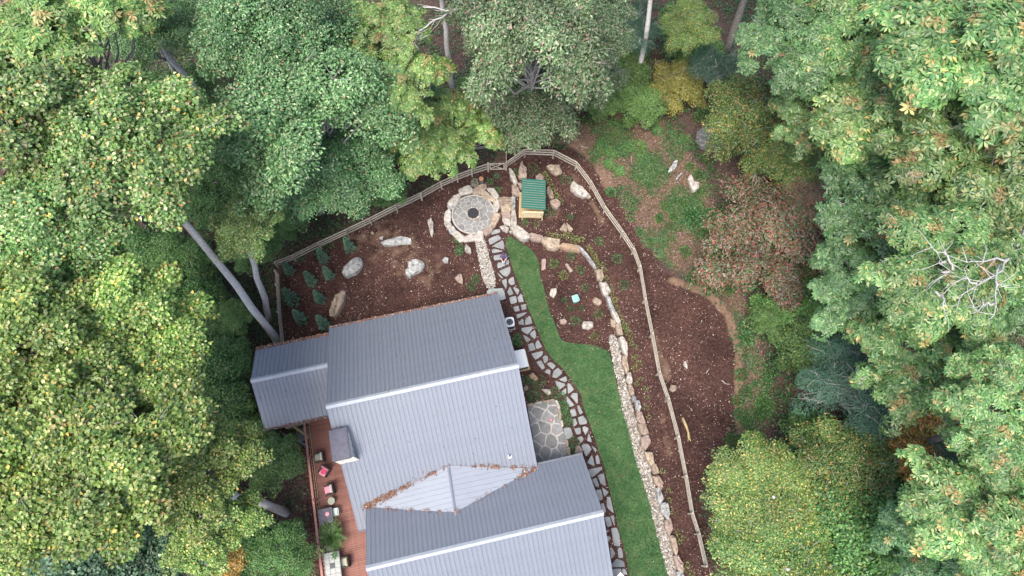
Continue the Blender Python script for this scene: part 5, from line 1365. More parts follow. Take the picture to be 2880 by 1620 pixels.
# walls with gables
def gable_walls(u0, u1, v0, v1, vr, ze0, ze1, zr, zb, name="wall"):
    pts = [(v0, zb), (v1, zb), (v1, ze1), (vr, zr), (v0, ze0)]
    v = [(u0, a, b_) for a, b_ in pts] + [(u1, a, b_) for a, b_ in pts]
    f = [(0, 1, 2, 3, 4), (9, 8, 7, 6, 5), (0, 5, 6, 1), (1, 6, 7, 2), (4, 9, 5, 0)]
    return link(name, new_mesh(name, v, f, [M_wall]), house)
gable_walls(.45, ML - .5, -6.0, 6.05, 0, zm(6.0) - .25, zm(6.05) - .25, 6.75, -3)
gable_walls(-4.8, .44, .9, 5.6, wr, wz - WPi * (wr - .9) - .22, wz - WPi * (5.6 - wr) - .22, wz - .25, -3)
gable_walls(S0 + .4, S1 - .45, -14.7, -6.5, sr_, sz_ - SPi * (14.7 - 9.894) - .2, sz_ - SPi * (9.894 - 6.5) - .2, sz_ - .25, -3)
# gutters
def gutter(u0, u1, v, z, s):
    MB().box(((u0 + u1) / 2, v + s * .075, z - .04), (u1 - u0, .13, .11)).build("gutter", M_trim, house)
gutter(0, ML, 6.56, zm(6.56) + .02, 1)
gutter(-5.25, 0, 6.08, wz - WPi * 2.67 + .02, 1)
gutter(-5.25, -.02, .39, wz - WPi * 3.02 + .02, -1)
gutter(ML + .02, S1, -6.0, sz_ - SPi * 3.894 + .02, 1)
gutter(.02, .84, -7.45, zm(7.45) + .02, -1)
# windows and doors on the walls
def window(c, w, h, axis, nrm_s):
    d = (.08, w, h) if axis == 'u' else (w, .08, h)
    fr = MB().box(c, d).build("window", M_white, house)
    off = (nrm_s * .045, 0, 0) if axis == 'u' else (0, nrm_s * .045, 0)
    for sx in (-.25, .25):
        cc = (c[0] + off[0], c[1] + off[1] + sx * w, c[2]) if axis == 'u' else (c[0] + off[0] + sx * w, c[1] + off[1], c[2])
        dd = (.02, w * .42, h * .86) if axis == 'u' else (w * .42, .02, h * .86)
        MB().box(cc, dd).build("pane", M_dark, fr)
for uu in (2.5, 6.2, 10): window((uu, 6.09, 1.2), 1.4, 1.2, 'v', 1)
for vv_ in (2.5, -3): window((ML - .46, vv_, 1.2), 1.3, 1.2, 'u', 1)
for vv_ in (-1.0, -5.0): window((.41, vv_, 1.1), 1.5, 1.6, 'u', -1)
window((-4.84, 3.3, 1.2), 1.4, 1.2, 'u', -1)
# chimney
ch = MB().box((.43, -2.42, 2.0), (1.06, 1.86, 9.0)).build("chimney", M_cream, house)
MB().box((.44, -2.42, 6.54), (1.16, 1.98, .12), 0, 0, .02).build("chimney_cap", M_cap, ch)
MB().box((.44, -2.42, 6.615), (1.0, 1.8, .03)).build("cap_ridge", M_cap, ch)
# individual chimney stones
rc = np.random.default_rng(17)
stone_me = [new_mesh("chimney_stone", *(lambda m_: (m_.v, m_.f))(MB().box((0, 0, 0), (w, .05, h), 0, 0, .015)), [M_cream]) for w, h in ((.34, .16), (.26, .20), (.42, .18), (.22, .14))]
for zz in np.arange(3.2, 6.4, .21):
    for v_ in np.arange(-3.2, -1.6, .40):
        link("chimney_stone", stone_me[rc.integers(0, 4)], ch, (.97, v_ + rc.normal(.1, .05), zz), (0, 0, math.pi / 2))
    for u_ in np.arange(.05, .9, .40):
        link("chimney_stone", stone_me[rc.integers(0, 4)], ch, (u_ + rc.normal(.1, .04), -3.36, zz), (0, 0, 0))
# roof vent pipe
vp_z = zm(5.0)
pv = None
def roof_pt(px, py):
    z = 4.0
    for _ in range(40): z = zm(w2loc(P(px, py, z)[:2])[1])
    q = w2loc(P(px, py, z)[:2]); return q[0], q[1], z
uu, vv_, zz = roof_pt(*fG([(453, 792)])[0])
pipe = MB().box((uu, vv_, zz + .05), (.24, .24, .06)).build("vent_flashing", M_white, house)
MB().cyl((uu, vv_, zz + .03), .06, .32, 12).build("vent_pipe", M_dark, pipe)
# leaves in the roof valleys and gutters
def roof_leaves():
    rng = np.random.default_rng(18)
    pts = []
    def line(a, b_, n, spread, bias=0):
        t = rng.random(n)
        p = np.asarray(a)[None] + (np.asarray(b_) - np.asarray(a))[None] * t[:, None]
        p = p + np.stack([rng.normal(0, spread, n), rng.normal(0, spread, n), np.abs(rng.normal(0, .02, n))], 1)
        pts.append(p)
    def valley(a, b_, n, sp, lift=.09):
        a = np.array(a) + [0, 0, lift]; b_ = np.array(b_) + [0, 0, lift]
        k_ = 26
        w_ = rng.random(k_) ** 3
        for i in range(k_):
            line(a + (b_ - a) * i / k_, a + (b_ - a) * (i + 1) / k_, int(n * w_[i] / w_.sum()), sp)
    valley(Np, Wp, 330, .08); valley(Np, Ep, 240, .07); valley(Sp, Wp, 120, .07); valley(Sp, Ep, 110, .07)
    valley(Wp, Wp + (Np - Wp) * .35, 380, .13); valley(Ep, Ep + (Sp - Ep) * .2, 150, .10)
    line((0, 6.60, zm(6.6) + .06), (ML, 6.62, zm(6.6) + .06), 900, .04)
    line((-5.2, 6.12, wz - WPi * 2.7 + .07), (0, 6.12, wz - WPi * 2.7 + .07), 700, .05)
    line((-5.2, .33, wz - WPi * 3.05 + .06), (-1, .33, wz - WPi * 3.05 + .06), 260, .05)
    for _ in range(120):
        u_, v_ = rng.uniform(.3, ML - .3), rng.uniform(-5.5, 6.3)
        pts.append(np.array([[u_, v_, zm(v_) + .07]]))
    for _ in range(14):
        u_, v_ = rng.uniform(-5, 0), rng.uniform(.6, 6)
        pts.append(np.array([[u_, v_, wz - WPi * abs(v_ - wr) + .07]]))
    p = np.vstack(pts)
    w = np.array([loc2w(a, b_) for a, b_ in p[:, :2]])
    zz = p[:, 2]
    litter("roof_leaves", w, [(4, (.19, .085, .055)), (3, (.29, .17, .11)), (3, (.11, .05, .035)), (1, (.42, .34, .26))], .10, "brown fallen leaves caught in the roof valleys and gutters", .0, 9, .3, lambda q: zz)
roof_leaves()

# paver cap blocks along the north wall
pvw = empty("paver_wall", "low wall of tan cap blocks along the house under the north eave", "block wall", (OX, OY, 0), YAW)
for i in range(15):
    uu = 11.55 - i * .455
    MB().box((uu, 7.25 - i * .043, .32), (.43, .34, .14), rc.normal(0, .02), 0, .02).build("cap_block", M_pav, pvw)
    MB().box((uu, 7.27 - i * .043, .05), (.44, .28, .40)).build("wall_block", M_rock_t, pvw)

# ------------------------------------------------------------------ deck
deck = empty("deck", "red brown wooden deck along the west side of the house", "deck", (OX, OY, 0), YAW)
DU0, DU1 = -2.82, .45
bme = new_mesh("deck_board", *(lambda m_: (m_.v, m_.f))(MB().box((0, 0, 0), (DU1 - DU0, .130, .035), 0, 0, .004)), [M_deck])
v_ = .85
while v_ > -15.5:
    link("deck_board", bme, deck, ((DU0 + DU1) / 2, v_, -.02))
    v_ -= .146
MB().box((DU0 - .05, -7.3, -.10), (.05, 16.4, .24)).build("rim_joist", M_lumber, deck)
MB().box((-2.97, -7.3, .98), (.15, 16.4, .04)).build("hand_rail", M_rail, deck)
MB().box((-2.97, -7.3, .12), (.05, 16.4, .08)).build("bottom_rail", M_rail, deck)
bal = new_mesh("baluster", *(lambda m_: (m_.v, m_.f))(MB().box((0, 0, .55), (.03, .03, .86))), [M_wick])
v_ = .7
while v_ > -15.3:
    link("baluster", bal, deck, (-2.97, v_, 0)); v_ -= .24
for vv_ in (.85, -1.82, -4.75, -7.68, -10.6, -13.5):
    MB().box((-2.93, vv_, -.95), (.11, .11, 3.9)).build("rail_post", M_rail, deck)
    MB().box((-2.78, vv_, -.06), (.30, .16, .10)).build("post_bracket", M_rail, deck)
    MB().box((-2.4, vv_, -1.5), (.14, .14, 2.9)).build("deck_post", M_lumber, deck)
mb = MB(); bar(mb, (-4.4, .55, 2.35), (-2.95, .75, 2.35), .18, .1); mb.build("porch_beam", M_lumber, deck)
mb = MB(); bar(mb, (-4.6, .2, .9), (-3.0, -1.0, -.4), .12, .1); mb.build("diagonal_brace", M_grey, deck)
mb = MB(); bar(mb, (-3.6, .4, 1.4), (-3.0, -.3, .0), .12, .1); mb.build("diagonal_brace", M_lumber, deck)
MB().box((-3.55, .2, -.9), (1.1, 1.0, .05)).build("lower_landing", M_grey, deck)

def dpos(fr, x, y, z=0.0): return P(*fr([(x, y)])[0], z)
def armchair(fr, x, y, face, label, seat_m, back_m, frame_m=M_wick, w=.72, round_=False, pillow=None):
    p = dpos(fr, x, y, .4); p[2] = .0
    o = empty("armchair", label, "chair", p, face, "chairs on the deck")       # local +X is where it faces
    s = MB()
    for a_ in (-1, 1): s.box((0, a_ * (w / 2 - .05), .42), (w * .9, .09, .30), 0, 0, .02)
    s.box((-w / 2 + .06, 0, .48), (.10, w * .98, .66), 0, 0, .03)
    s.box((0, 0, .22), (w * .9, w * .85, .10))
    s.build("frame", frame_m, o)
    for sx in (-1, 1):
        for sy in (-1, 1): MB().box((sx * (w / 2 - .07), sy * (w / 2 - .07), .09), (.06, .06, .18)).build("leg", frame_m, o)
    MB().box((.05, 0, .35), (w * .78, w * .72, .14), 0, 0, .04).build("seat_cushion", seat_m, o)
    MB().box((-w / 2 + .16, 0, .60), (.13, w * .74, .42), 0, 0, .04).build("back_cushion", back_m, o)
    if pillow: MB().box((.02, 0, .48), (.40, .40, .12), .6, 0, .04).build("throw_pillow", pillow, o)
    return o
WEST = YAW + math.pi
armchair(fI, 715, 880, WEST, "dark chair with grey green cushion below the chimney", M_cush, M_cushl)
armchair(fI, 795, 1115, WEST + .85, "turned chair with pink cushions and a deep rose pillow", M_pink, M_pink, pillow=M_rose)
armchair(fI, 885, 1430, WEST + .05, "pink cushioned chair with a white curved back", M_pink, M_white)
armchair(fJ, 895, 985, YAW - 1.45, "grey green chair half under the palm at the tiled table's end", M_cush, M_cush)
armchair(fJ, 1140, 1215, WEST, "grey green chair at the right side of the tiled table", M_cush, M_pine_l)
p = dpos(fJ, 915, 175, .5); p[2] = 0
o = empty("side_table", "small round grey side table between pink chair and dark table", "table", p, 0)
MB().cyl((0, 0, .48), .25, .035, 24).build("table_top", M_cush, o)
for a_ in range(3): MB().tube([(.2 * math.cos(a_ * 2.1), .2 * math.sin(a_ * 2.1), 0), (.1 * math.cos(a_ * 2.1), .1 * math.sin(a_ * 2.1), .48)], .015, 6).build("leg", M_dark, o)
p = dpos(fJ, 822, 430, .7); p[2] = 0
o = empty("square_table", "black square table holding a pink round mat", "table", p, YAW)
MB().box((0, 0, .70), (.96, 1.02, .05), 0, 0, .01).build("table_top", M_cap, o)
for sx in (-1, 1):
    for sy in (-1, 1): MB().box((sx * .4, sy * .43, .34), (.06, .06, .68)).build("leg", M_dark, o)
MB().box((.34, 0, .728), (.02, .98, .008)).build("groove", M_dark, o)
q = dpos(fJ, 845, 398, .74)
tag(MB().cyl((0, 0, .73), .135, .012, 24).build("round_mat", M_pink, None, (q[0], q[1], 0)), "pink round mat lying on the black square table", "mat")
p = dpos(fJ, 985, 360, .45); p[2] = 0
o = empty("striped_chair", "metal chair with white and green striped seat pushed to the black table", "chair", p, YAW + math.pi, "chairs on the deck")
MB().box((0, 0, .42), (.46, .54, .05), 0, 0, .03).build("seat_cushion", M_stripe, o)
for i in range(7): MB().box((0, -.24 + i * .08, .4475), (.44, .016, .006)).build("stripe", M_green, o)
mb = MB(); mb.tube([(-.28 + .1 * math.cos(t), .3 * math.sin(t), .44 + .25 * math.cos(t)) for t in np.linspace(-1.57, 1.57, 9)], .016, 6)
mb.tube([(-.26 - .05 * math.cos(t), .3 * math.sin(t), .42) for t in np.linspace(-1.57, 1.57, 9)], .016, 6); mb.build("back_frame", M_trim, o)
for sx in (-1, 1):
    for sy in (-1, 1): MB().tube([(sx * .22, sy * .24, 0), (sx * .2, sy * .22, .42)], .015, 6).build("leg", M_trim, o)
# tiled table
c0 = dpos(fJ, 785, 1075, .74); c1 = dpos(fJ, 1042, 1020, .74)
td = c1 - c0; tw = np.hypot(td[0], td[1]); taz = math.atan2(td[1], td[0])
o = empty("tiled_table", "long table topped with pale square tiles and one dark centre tile", "table", (c0[0], c0[1], 0), taz)
nr_, ts = 7, tw / 3
MB().box((tw / 2, -nr_ * ts / 2, .70), (tw + .04, nr_ * ts + .04, .06)).build("table_top", M_grey, o)
tme = new_mesh("tile", *(lambda m_: (m_.v, m_.f))(MB().box((0, 0, 0), (ts - .02, ts - .02, .02), 0, 0, .004)), [M_tile])
tmd = new_mesh("tile", *(lambda m_: (m_.v, m_.f))(MB().box((0, 0, 0), (ts - .02, ts - .02, .02), 0, 0, .004)), [M_tiled])
for i in range(3):
    for j in range(nr_): link("tile", tmd if (i == 1 and j == 2) else tme, o, (ts * (i + .5), -ts * (j + .5), .74))
for sx in (.06, tw - .06):
    for sy in (-.06, -nr_ * ts + .06): MB().box((sx, sy, .34), (.07, .07, .68)).build("leg", M_grey, o)
# plants on the deck
def frond_plant(name, label, p, n, L_, LL, arch, pot_r, pot_h, pot_m, pal, seed, cat="plant"):
    rng = np.random.default_rng(seed)
    o = empty(name, label, cat, p)
    c = []; ax = []; no = []; ll = []
    mb = MB()
    for k_ in range(n):
        a_ = 6.283 * k_ / n * 2.618 + rng.normal(0, .1); el = .35 + .75 * rng.random(); Lf = L_ * (.75 + .4 * rng.random())
        d = np.array([math.cos(a_) * math.cos(el), math.sin(a_) * math.cos(el), math.sin(el)])
        prev = None; pts = []
        for t in np.linspace(0, 1, 15):
            q = np.array([0, 0, pot_h]) + d * Lf * t + np.array([math.cos(a_) * .35, math.sin(a_) * .35, -1]) * arch * t * t * Lf
            pts.append(q)
            if t > .2:
                sd = np.array([-math.sin(a_), math.cos(a_), 0])
                for sg_ in (-1, 1):
                    c.append(q); ax.append(sd * sg_ + d * .9 + np.array([0, 0, -.25])); no.append([0, 0, 1] + d * .2); ll.append(LL * (1.15 - .7 * t))
        mb.tube(pts[::3] + [pts[-1]], .008, 4, cap=False)
    c, ax, no, ll = map(np.array, (c, ax, no, ll))
    v, f = leaf_geo(c, ax, no + rng.normal(0, .15, no.shape), ll, ll * .17)
    col = palette_pick(pal, len(c), rng) * (.75 + .5 * rng.random((len(c), 1)))
    link("fronds", new_mesh("fronds", v, f, [M_leaf], False, np.repeat(col, 4, 0)), o)
    mb.build("stalks", M_leafstalk, o)
    MB().cyl((0, 0, 0), pot_r * .75, pot_h, 18, 0, pot_r).build("pot", pot_m, o)
    return o
M_leafstalk = mat("leaf_stalk", (.10, .16, .04), (.07, .11, .03), 5, .6)
PAL['palm'] = [(4, (.075, .170, .035)), (3, (.11, .215, .05)), (2, (.045, .105, .025)), (1, (.20, .26, .07))]
p = dpos(fJ, 885, 770, 1.0); p[2] = 0
frond_plant("potted_palm", "big bright green potted palm between the black table and the tiled table", p, 32, 1.2, .42, .35, .24, .45, M_wick, PAL['palm'], 91)
p = dpos(fJ, 975, 1100, .85); p[2] = .752
frond_plant("potted_fern", "small grassy plant in a white pot on the tiled table", p, 16, .34, .10, .3, .09, .16, M_white, PAL['garden'], 92)

# ------------------------------------------------------------------ rectangular patio beside the house
PT = fF([(690, 1245), (1060, 1185), (1150, 1449)]) + fG([(1150, 230), (1210, 560), (1235, 790), (1000, 850), (820, 880), (690, 100)])
PTW = W(PT[:2] + fG([(1150, 300), (1210, 600), (1240, 820), (820, 900)]), .02)
patio2 = sheet("rectangular_patio", PTW, .020, M_mortar)
rq = np.random.default_rng(33)
sd = []
lo_, hi_ = PTW.min(0), PTW.max(0)
tries = 0
while len(sd) < 34 and tries < 20000:
    tries += 1
    q = lo_ + rq.random(2) * (hi_ - lo_)
    if inside(PTW, q[None])[0] and all(np.hypot(*(q - s)) > .72 for s in sd): sd.append(q)
sd = np.array(sd)
for i, c in enumerate(cells(sd, [np.array(p) for p in PTW], .085)):
    if len(c) >= 3 and np.ptp(c, axis=0).min() > .12: flat_stone("patio_stone", c, .045, .05, M_slate, patio2, seed=700 + i, bev=.02, jit=.02)
pebbles_lbl = "pale pebble joints between the slates of the rectangular patio"
EDG = [(fF, [(690, 1235), (780, 1225), (780, 1262), (695, 1272)]), (fF, [(800, 1215), (890, 1195), (890, 1228), (805, 1245)]), (fF, [(905, 1195), (990, 1182), (995, 1210), (905, 1222)]), (fF, [(1000, 1178), (1055, 1170), (1060, 1195), (1005, 1205)]), (fF, [(1068, 1190), (1105, 1200), (1140, 1290), (1105, 1300)]),
       (fF, [(1100, 1310), (1140, 1305), (1155, 1380), (1120, 1390)]), (fG, [(1110, 230), (1150, 225), (1155, 280), (1120, 290)]), (fG, [(1140, 305), (1168, 300), (1180, 375), (1150, 382)]), (fG, [(1205, 575), (1240, 572), (1252, 655), (1215, 660)]), (fG, [(1222, 675), (1265, 670), (1275, 765), (1230, 770)])]
p0 = P(1560, 1180, 0)
edge = empty("patio_edging", "row of tan and grey edging stones round the rectangular patio", "stone edging", (p0[0], p0[1], 0))
for i, (fr, pl) in enumerate(EDG): child_rock("edging_stone", edge, fr(pl), .16, [M_rock_t, M_rock_w, M_rock_p][i % 3], 800 + i, 0.0, .75)
q = P(*fG([(1010, 293)])[0], .05)
rr_ = empty("red_hoop", "small red ring lying on the rectangular patio", "ring", q)
mb = MB(); mb.tube([(.10 * math.cos(a_), .10 * math.sin(a_), .03) for a_ in np.linspace(0, 6.283, 17)], .014, 6, cap=False); mb.build("hoop", mat("red_plastic", (.35, .03, .06), None, 4, .5), rr_)
MB().cyl((0, 0, .0), .085, .02, 18).build("disc", M_pink, rr_)

# ------------------------------------------------------------------ air conditioner, generator, teal box, white corner
def frame_from(px_list, z):
    q = [P(x, y, z) for x, y in px_list]
    return q
AC = frame_from(fD([(1345, 1222), (1465, 1205), (1488, 1335), (1380, 1365)]), .8)
acc = np.mean([AC[0], AC[1], AC[2], AC[3]], 0); d = AC[1] - AC[0]; w_ = np.hypot(d[0], d[1]); az = math.atan2(d[1], d[0])
o = empty("air_conditioner", "white square air conditioner with round fan beside the roof edge", "air conditioner", (acc[0], acc[1], 0), az)
dpt = np.hypot(*(AC[2] - AC[1])[:2])
MB().box((0, 0, .40), (w_ * .95, dpt * .95, .74), 0, 0, .04).build("body", M_grey, o)
MB().box((0, 0, -.02), (w_ * 1.1, dpt * 1.1, .08)).build("pad", M_mortar, o)
mb = MB()
n = 24
vin = [(.255 * math.cos(6.2832 * i / n), .255 * math.sin(6.2832 * i / n)) for i in range(n)]
def sq(a_, hx, hy):
    c, s_ = math.cos(a_), math.sin(a_); k_ = min(hx / max(abs(c), 1e-6), hy / max(abs(s_), 1e-6)); r_ = min(k_, 1.12 * max(hx, hy)); return (r_ * c, r_ * s_)
vo_ = [sq(6.2832 * i / n, w_ / 2, dpt / 2) for i in range(n)]
v = [(a_, b_, .80) for a_, b_ in vin] + [(a_, b_, .80) for a_, b_ in vo_] + [(a_, b_, .74) for a_, b_ in vin] + [(a_, b_, .74) for a_, b_ in vo_]
f = []
for i in range(n):
    j = (i + 1) % n
    f += [(i, n + i, n + j, j), (n + i, 3 * n + i, 3 * n + j, n + j), (i, j, 2 * n + j, 2 * n + i)]
mb.add(v, f); mb.build("top_cover", M_white, o)
MB().cyl((0, 0, .771), .25, .004, 24).build("fan_well", M_dark, o)
for i in range(4):
    a_ = i * math.pi / 2
    fb = MB(); fb.add([(.04 * math.cos(a_), .04 * math.sin(a_), .785), (.22 * math.cos(a_), .22 * math.sin(a_), .782), (.22 * math.cos(a_ + .7), .22 * math.sin(a_ + .7), .792), (.06 * math.cos(a_ + .7), .06 * math.sin(a_ + .7), .79)], [(0, 1, 2, 3)]); fb.build("fan_blade", M_grey, o)
for i in range(3):
    r_ = .09 + i * .075
    MB().tube([(r_ * math.cos(t), r_ * math.sin(t), .806) for t in np.linspace(0, 6.283, 25)], .005, 4, cap=False).build("fan_guard", M_grey, o)
for i in range(6): MB().box((0, -dpt * .48 - .004, .18 + i * .08), (w_ * .8, .012, .02)).build("louvre", M_dark, o)

GN = frame_from(fF([(500, 515), (650, 488), (708, 722), (560, 765)]), .85)
gc = np.mean(GN, 0); d = GN[1] - GN[2]; gl = np.hypot(d[0], d[1]); az = math.atan2(d[1], d[0])
gw = np.hypot(*(GN[1] - GN[0])[:2])
o = empty("generator", "white rectangular generator cabinet on a tan base beside the roof", "generator", (gc[0], gc[1], 0), az)
MB().box((0, 0, .46), (gl, gw, .70), 0, 0, .05).build("cabinet", M_grey, o)
MB().box((0, 0, .825), (gl * 1.03, gw * 1.04, .07), 0, 0, .03).build("lid", M_white, o)
MB().box((0, -.05, .02), (gl * 1.14, gw * 1.2, .12), 0, 0, .01).build("base_frame", M_pine, o)
for i in range(5): MB().box((-gl / 2 - .006, 0, .25 + i * .08), (.012, gw * .7, .025)).build("louvre", M_dark, o)

TB = frame_from(fE([(1100, 925), (1180, 900), (1210, 985), (1135, 1018)]), .55)
tcn = np.mean(TB, 0); d = TB[1] - TB[0]; az = math.atan2(d[1], d[0]); tw_ = np.hypot(d[0], d[1]); td_ = np.hypot(*(TB[2] - TB[1])[:2])
o = empty("utility_box", "pale teal plastic utility box with rounded lid among the shrubs", "utility box", (tcn[0], tcn[1], .0), az)
MB().box((0, 0, .22), (tw_ * .92, td_ * .92, .5), 0, 0, .08).build("body", M_teal, o)
MB().box((0, 0, .51), (tw_ * 1.08, td_ * 1.05, .12), 0, 0, .055).build("lid", M_teal_l, o)
MB().box((0, 0, .575), (tw_ * .78, td_ * .74, .02), 0, 0, .008).build("lid_panel", M_teal, o)
MB().box((tw_ * .25, -td_ * .38, .578), (.08, .03, .03)).build("latch", M_dark, o)
wb = P(*fH([(990, 1440)])[0], 2.6)
o = empty("white_porch_roof", "white flat corner of a porch roof cut by the bottom edge", "porch roof", (wb[0], wb[1] - .45, 0), .75)
MB().box((0, 0, 2.6), (.9, .9, .08)).build("slab", M_white, o)
MB().box((0, 0, 1.25), (.1, .1, 2.6)).build("post", M_white, o)

# ------------------------------------------------------------------ shed with green roof
gz_ = .30
RTP = fA([(1580, 588), (1905, 602), (1905, 1008), (1580, 996)])
zr0, zr1 = 2.05 + gz_, 2.25 + gz_
c = [P(*RTP[0], zr1), P(*RTP[1], zr0), P(*RTP[2], zr0), P(*RTP[3], zr1)]
ctr = np.mean(c, 0)
shed = empty("garden_shed", "small open shed with green ribbed metal roof and pine platform", "shed", (ctr[0], ctr[1], gz_), 0)
hw, hl = (c[1][0] - c[0][0]) / 2, (c[0][1] - c[3][1]) / 2
nr = 13
for i in range(nr):
    y0 = -hl + 2 * hl * i / nr; y1 = -hl + 2 * hl * (i + 1) / nr; ww = y1 - y0
    prof = [(0, 0), (.02, .03), (.06, .03), (.08, 0), (ww - .03, 0)]
    v = []; 
    for xx, zz in ((-hw, zr1 - gz_), (hw, zr0 - gz_)):
        for yy, h in prof: v.append((xx, y0 + yy, zz + h))
    f = [(i_, 5 + i_, 6 + i_, i_ + 1) for i_ in range(4)]
    link("roof_panel", new_mesh("roof_panel", v, f, [M_green]), shed)
v = []
for zz in (-.03, -.09):
    v += [(-hw + .03, -hl + .03, zr1 - gz_ + zz), (hw - .03, -hl + .03, zr0 - gz_ + zz), (hw - .03, hl - .03, zr0 - gz_ + zz), (-hw + .03, hl - .03, zr1 - gz_ + zz)]
link("roof_deck", new_mesh("roof_deck", v, [(0, 1, 2, 3), (7, 6, 5, 4), (0, 4, 5, 1), (1, 5, 6, 2), (2, 6, 7, 3), (3, 7, 4, 0)], [M_pine]), shed)
PLz = .55
pf = [P(*q, PLz + gz_) - ctr for q in fA([(1548, 775), (1552, 1122), (1870, 1132), (1880, 700)])]
px0, px1, py0, py1 = pf[0][0], pf[2][0], pf[1][1], hl - .15
npk = 13
for i in range(npk):
    xx = px0 + (px1 - px0) * (i + .5) / npk
    MB().box((xx, (py0 + py1) / 2 if xx > px0 + .3 else (py0 + pf[0][1]) / 2, PLz), ((px1 - px0) / npk - .012, (py1 - py0) if xx > px0 + .3 else pf[0][1] - py0, .045)).build("floor_board", M_pine, shed)
for sx in (px0 + .28, px1 - .06):
    for sy in (py0 + .06, py1 - .1, (py0 + py1) / 2 + .2):
        MB().box((sx, sy, .9 if sy > py0 + .1 else .62), (.1, .1, 2.0 if sy > py0 + .1 else 1.3)).build("post", M_pine_l, shed)
for i in range(4):
    MB().box(((px0 + .3 + px1) / 2, py0 + .03 + i * 0.0, PLz + .18 + i * .19), (px1 - px0 - .35, .04, .07)).build("rail", M_pine_l, shed)
MB().box(((px0 + .3 + px1) / 2, py0 + .03, PLz + .98), (px1 - px0 - .3, .12, .04)).build("rail_cap", M_pine_l, shed)
MB().box((px1 - .06, (py0 + py1) / 2, PLz + .6), (.04, (py1 - py0) * .8, 1.0)).build("side_wall", M_pine, shed)
MB().box(((px0 + px1) / 2 + .15, py1 - .08, PLz + .6), ((px1 - px0) * .8, .04, 1.2)).build("back_wall", M_pine, shed)

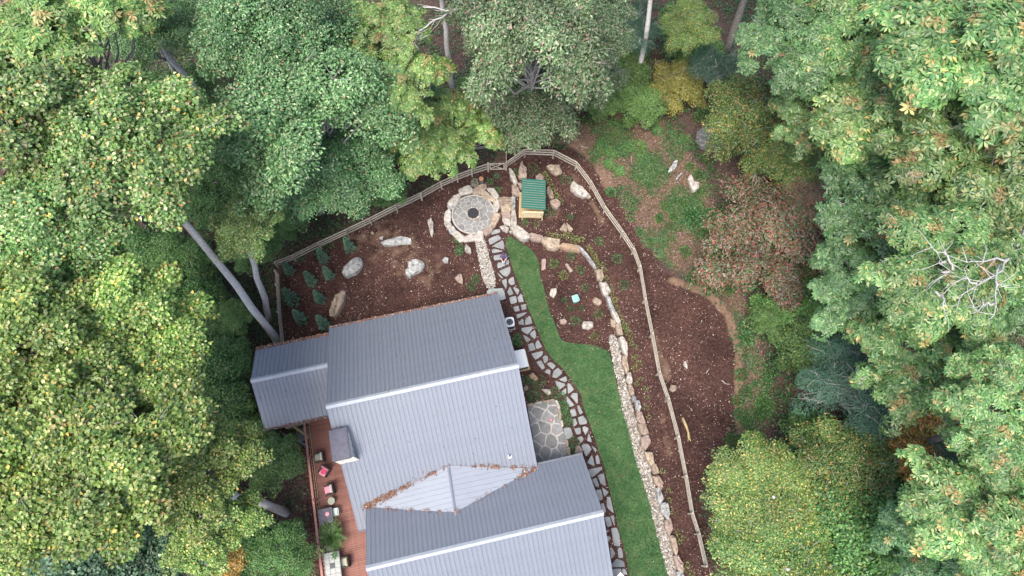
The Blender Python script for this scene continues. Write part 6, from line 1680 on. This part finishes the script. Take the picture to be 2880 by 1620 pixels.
# ------------------------------------------------------------------ the person on the stepping stones
def person():
    f0 = Pg(*fD([(1335, 470)])[0], .04)
    o = empty("person", "person in purple top walking on the stepping stones with hands held together in front", "person", (f0[0], f0[1], .035), 0)
    # local frame: faces -Y
    J = []; E_ = []; Rd = []
    def add(p, r_, par=None):
        J.append(p); Rd.append(r_)
        if par is not None: E_.append((par, len(J) - 1))
        return len(J) - 1
    pel = add((0, .02, .93), .15)
    sp_ = add((0, .03, 1.12), .135, pel); chs = add((0, .02, 1.32), .16, sp_); nk = add((0, .0, 1.47), .06, chs); hd = add((0, -.02, 1.56), .075, nk); ht = add((0, -.02, 1.66), .098, hd); add((0, -.01, 1.74), .06, ht)
    for s_ in (-1, 1):
        sh = add((s_ * .19, .02, 1.38), .075, chs); el = add((s_ * .27, -.06, 1.13), .05, sh); wr_ = add((s_ * .10, -.30, 1.10), .032, el); pm = add((s_ * .06, -.36, 1.11), .036, wr_)
        for k_ in range(4):
            kn = add((s_ * (.055 - .012 * k_), -.40 - .006 * (2 - abs(k_ - 1.5)), 1.13 - .018 * k_), .011, pm); add((s_ * (.035 - .010 * k_), -.415, 1.12 - .018 * k_), .009, kn)
        add((s_ * .03, -.37, 1.15), .011, pm)
        y_ = -.16 if s_ > 0 else .12
        hp = add((s_ * .10, .02, .88), .10, pel); kn = add((s_ * .11, y_ * .7 - .06, .49), .066, hp); an = add((s_ * .11, y_, .09), .045, kn); add((s_ * .12, y_ - .17, .04), .04, an)
    me = bpy.data.meshes.new("body")
    me.from_pydata(J, E_, []); me.update()
    ob = link("body", me, o)
    md = ob.modifiers.new("skin", 'SKIN'); sub = ob.modifiers.new("sub", 'SUBSURF'); sub.levels = 1; sub.render_levels = 1
    sk = me.skin_vertices[0].data
    for i, r_ in enumerate(Rd): sk[i].radius = (r_, r_)
    sk[0].use_root = True
    # skin, top and trousers coloured by height and reach
    m, nt_, b_ = nodes("person_cloth_and_skin")
    L_ = nt_.links.new
    tc = nt_.nodes.new("ShaderNodeTexCoord"); sx = nt_.nodes.new("ShaderNodeSeparateXYZ"); L_(tc.outputs["Object"], sx.inputs[0])
    def cmp(sock, thr, op='GREATER_THAN'):
        n_ = nt_.nodes.new("ShaderNodeMath"); n_.operation = op; n_.inputs[1].default_value = thr; L_(sock, n_.inputs[0]); return n_.outputs[0]
    def mx(f_, a_, c_):
        n_ = nt_.nodes.new("ShaderNodeMix"); n_.data_type = 'RGBA'; L_(f_, n_.inputs[0])
        for s_, i_ in ((a_, 6), (c_, 7)):
            if isinstance(s_, tuple): n_.inputs[i_].default_value = (*s_, 1)
            else: L_(s_, n_.inputs[i_])
        return n_.outputs[2]
    c1 = mx(cmp(sx.outputs[2], .95), (.075, .09, .13), (.085, .065, .14))
    c2 = mx(cmp(sx.outputs[2], 1.49), c1, (.45, .28, .21))
    am = nt_.nodes.new("ShaderNodeMath"); am.operation = 'MULTIPLY'; L_(cmp(sx.outputs[1], -.13, 'LESS_THAN'), am.inputs[0]); L_(cmp(sx.outputs[2], .98), am.inputs[1])
    c3 = mx(am.outputs[0], c2, (.50, .32, .25))
    L_(c3, b_.inputs["Base Color"]); b_.inputs["Roughness"].default_value = .8
    me.materials.append(m)
    hair = MB()
    bmh = bmesh.new(); bmesh.ops.create_icosphere(bmh, subdivisions=2, radius=.115)
    vs = [(v_.co.x, v_.co.y * 1.1 + .01, max(v_.co.z, -.05) + 1.685) for v_ in bmh.verts]; fs = [[v_.index for v_ in f_.verts] for f_ in bmh.faces]; bmh.free()
    hair.add(vs, fs); hair.build("hair", mat("dark_hair", (.06, .045, .075), (.035, .028, .045), 20, .7), o, None, True)
    for s_ in (-1, 1): MB().box((s_ * .035, -.115, 1.64), (.018, .012, .012)).build("eye", M_dark, o)
    MB().add([(-.015, -.11, 1.60), (.015, -.11, 1.60), (0, -.145, 1.605), (0, -.112, 1.645)], [(0, 2, 3), (2, 1, 3), (0, 1, 2)]).build("nose", M_skin, o)
    MB().box((0, -.108, 1.575), (.045, .01, .008)).build("mouth", M_rose, o)
    for s_ in (-1, 1): MB().box((s_ * .098, 0, 1.625), (.018, .03, .05), 0, 0, .006).build("ear", M_skin, o)
    for s_ in (-1, 1):
        y_ = -.16 if s_ > 0 else .12
        MB().box((s_ * .12, y_ - .08, .035), (.10, .27, .08), 0, 0, .03).build("shoe", M_grey, o)
    c_ = empty("handheld_device", "pale handheld device in the walking person's hands", "device", (f0[0], f0[1] - .44, 1.145))
    MB().box((0, 0, 0), (.17, .10, .035), 0, 0, .012).build("casing", M_white, c_)
    MB().box((0, .0, .02), (.09, .06, .008)).build("screen", M_dark, c_)
M_skin = mat("skin", (.50, .32, .25), (.45, .28, .22), 10, .6)
person()
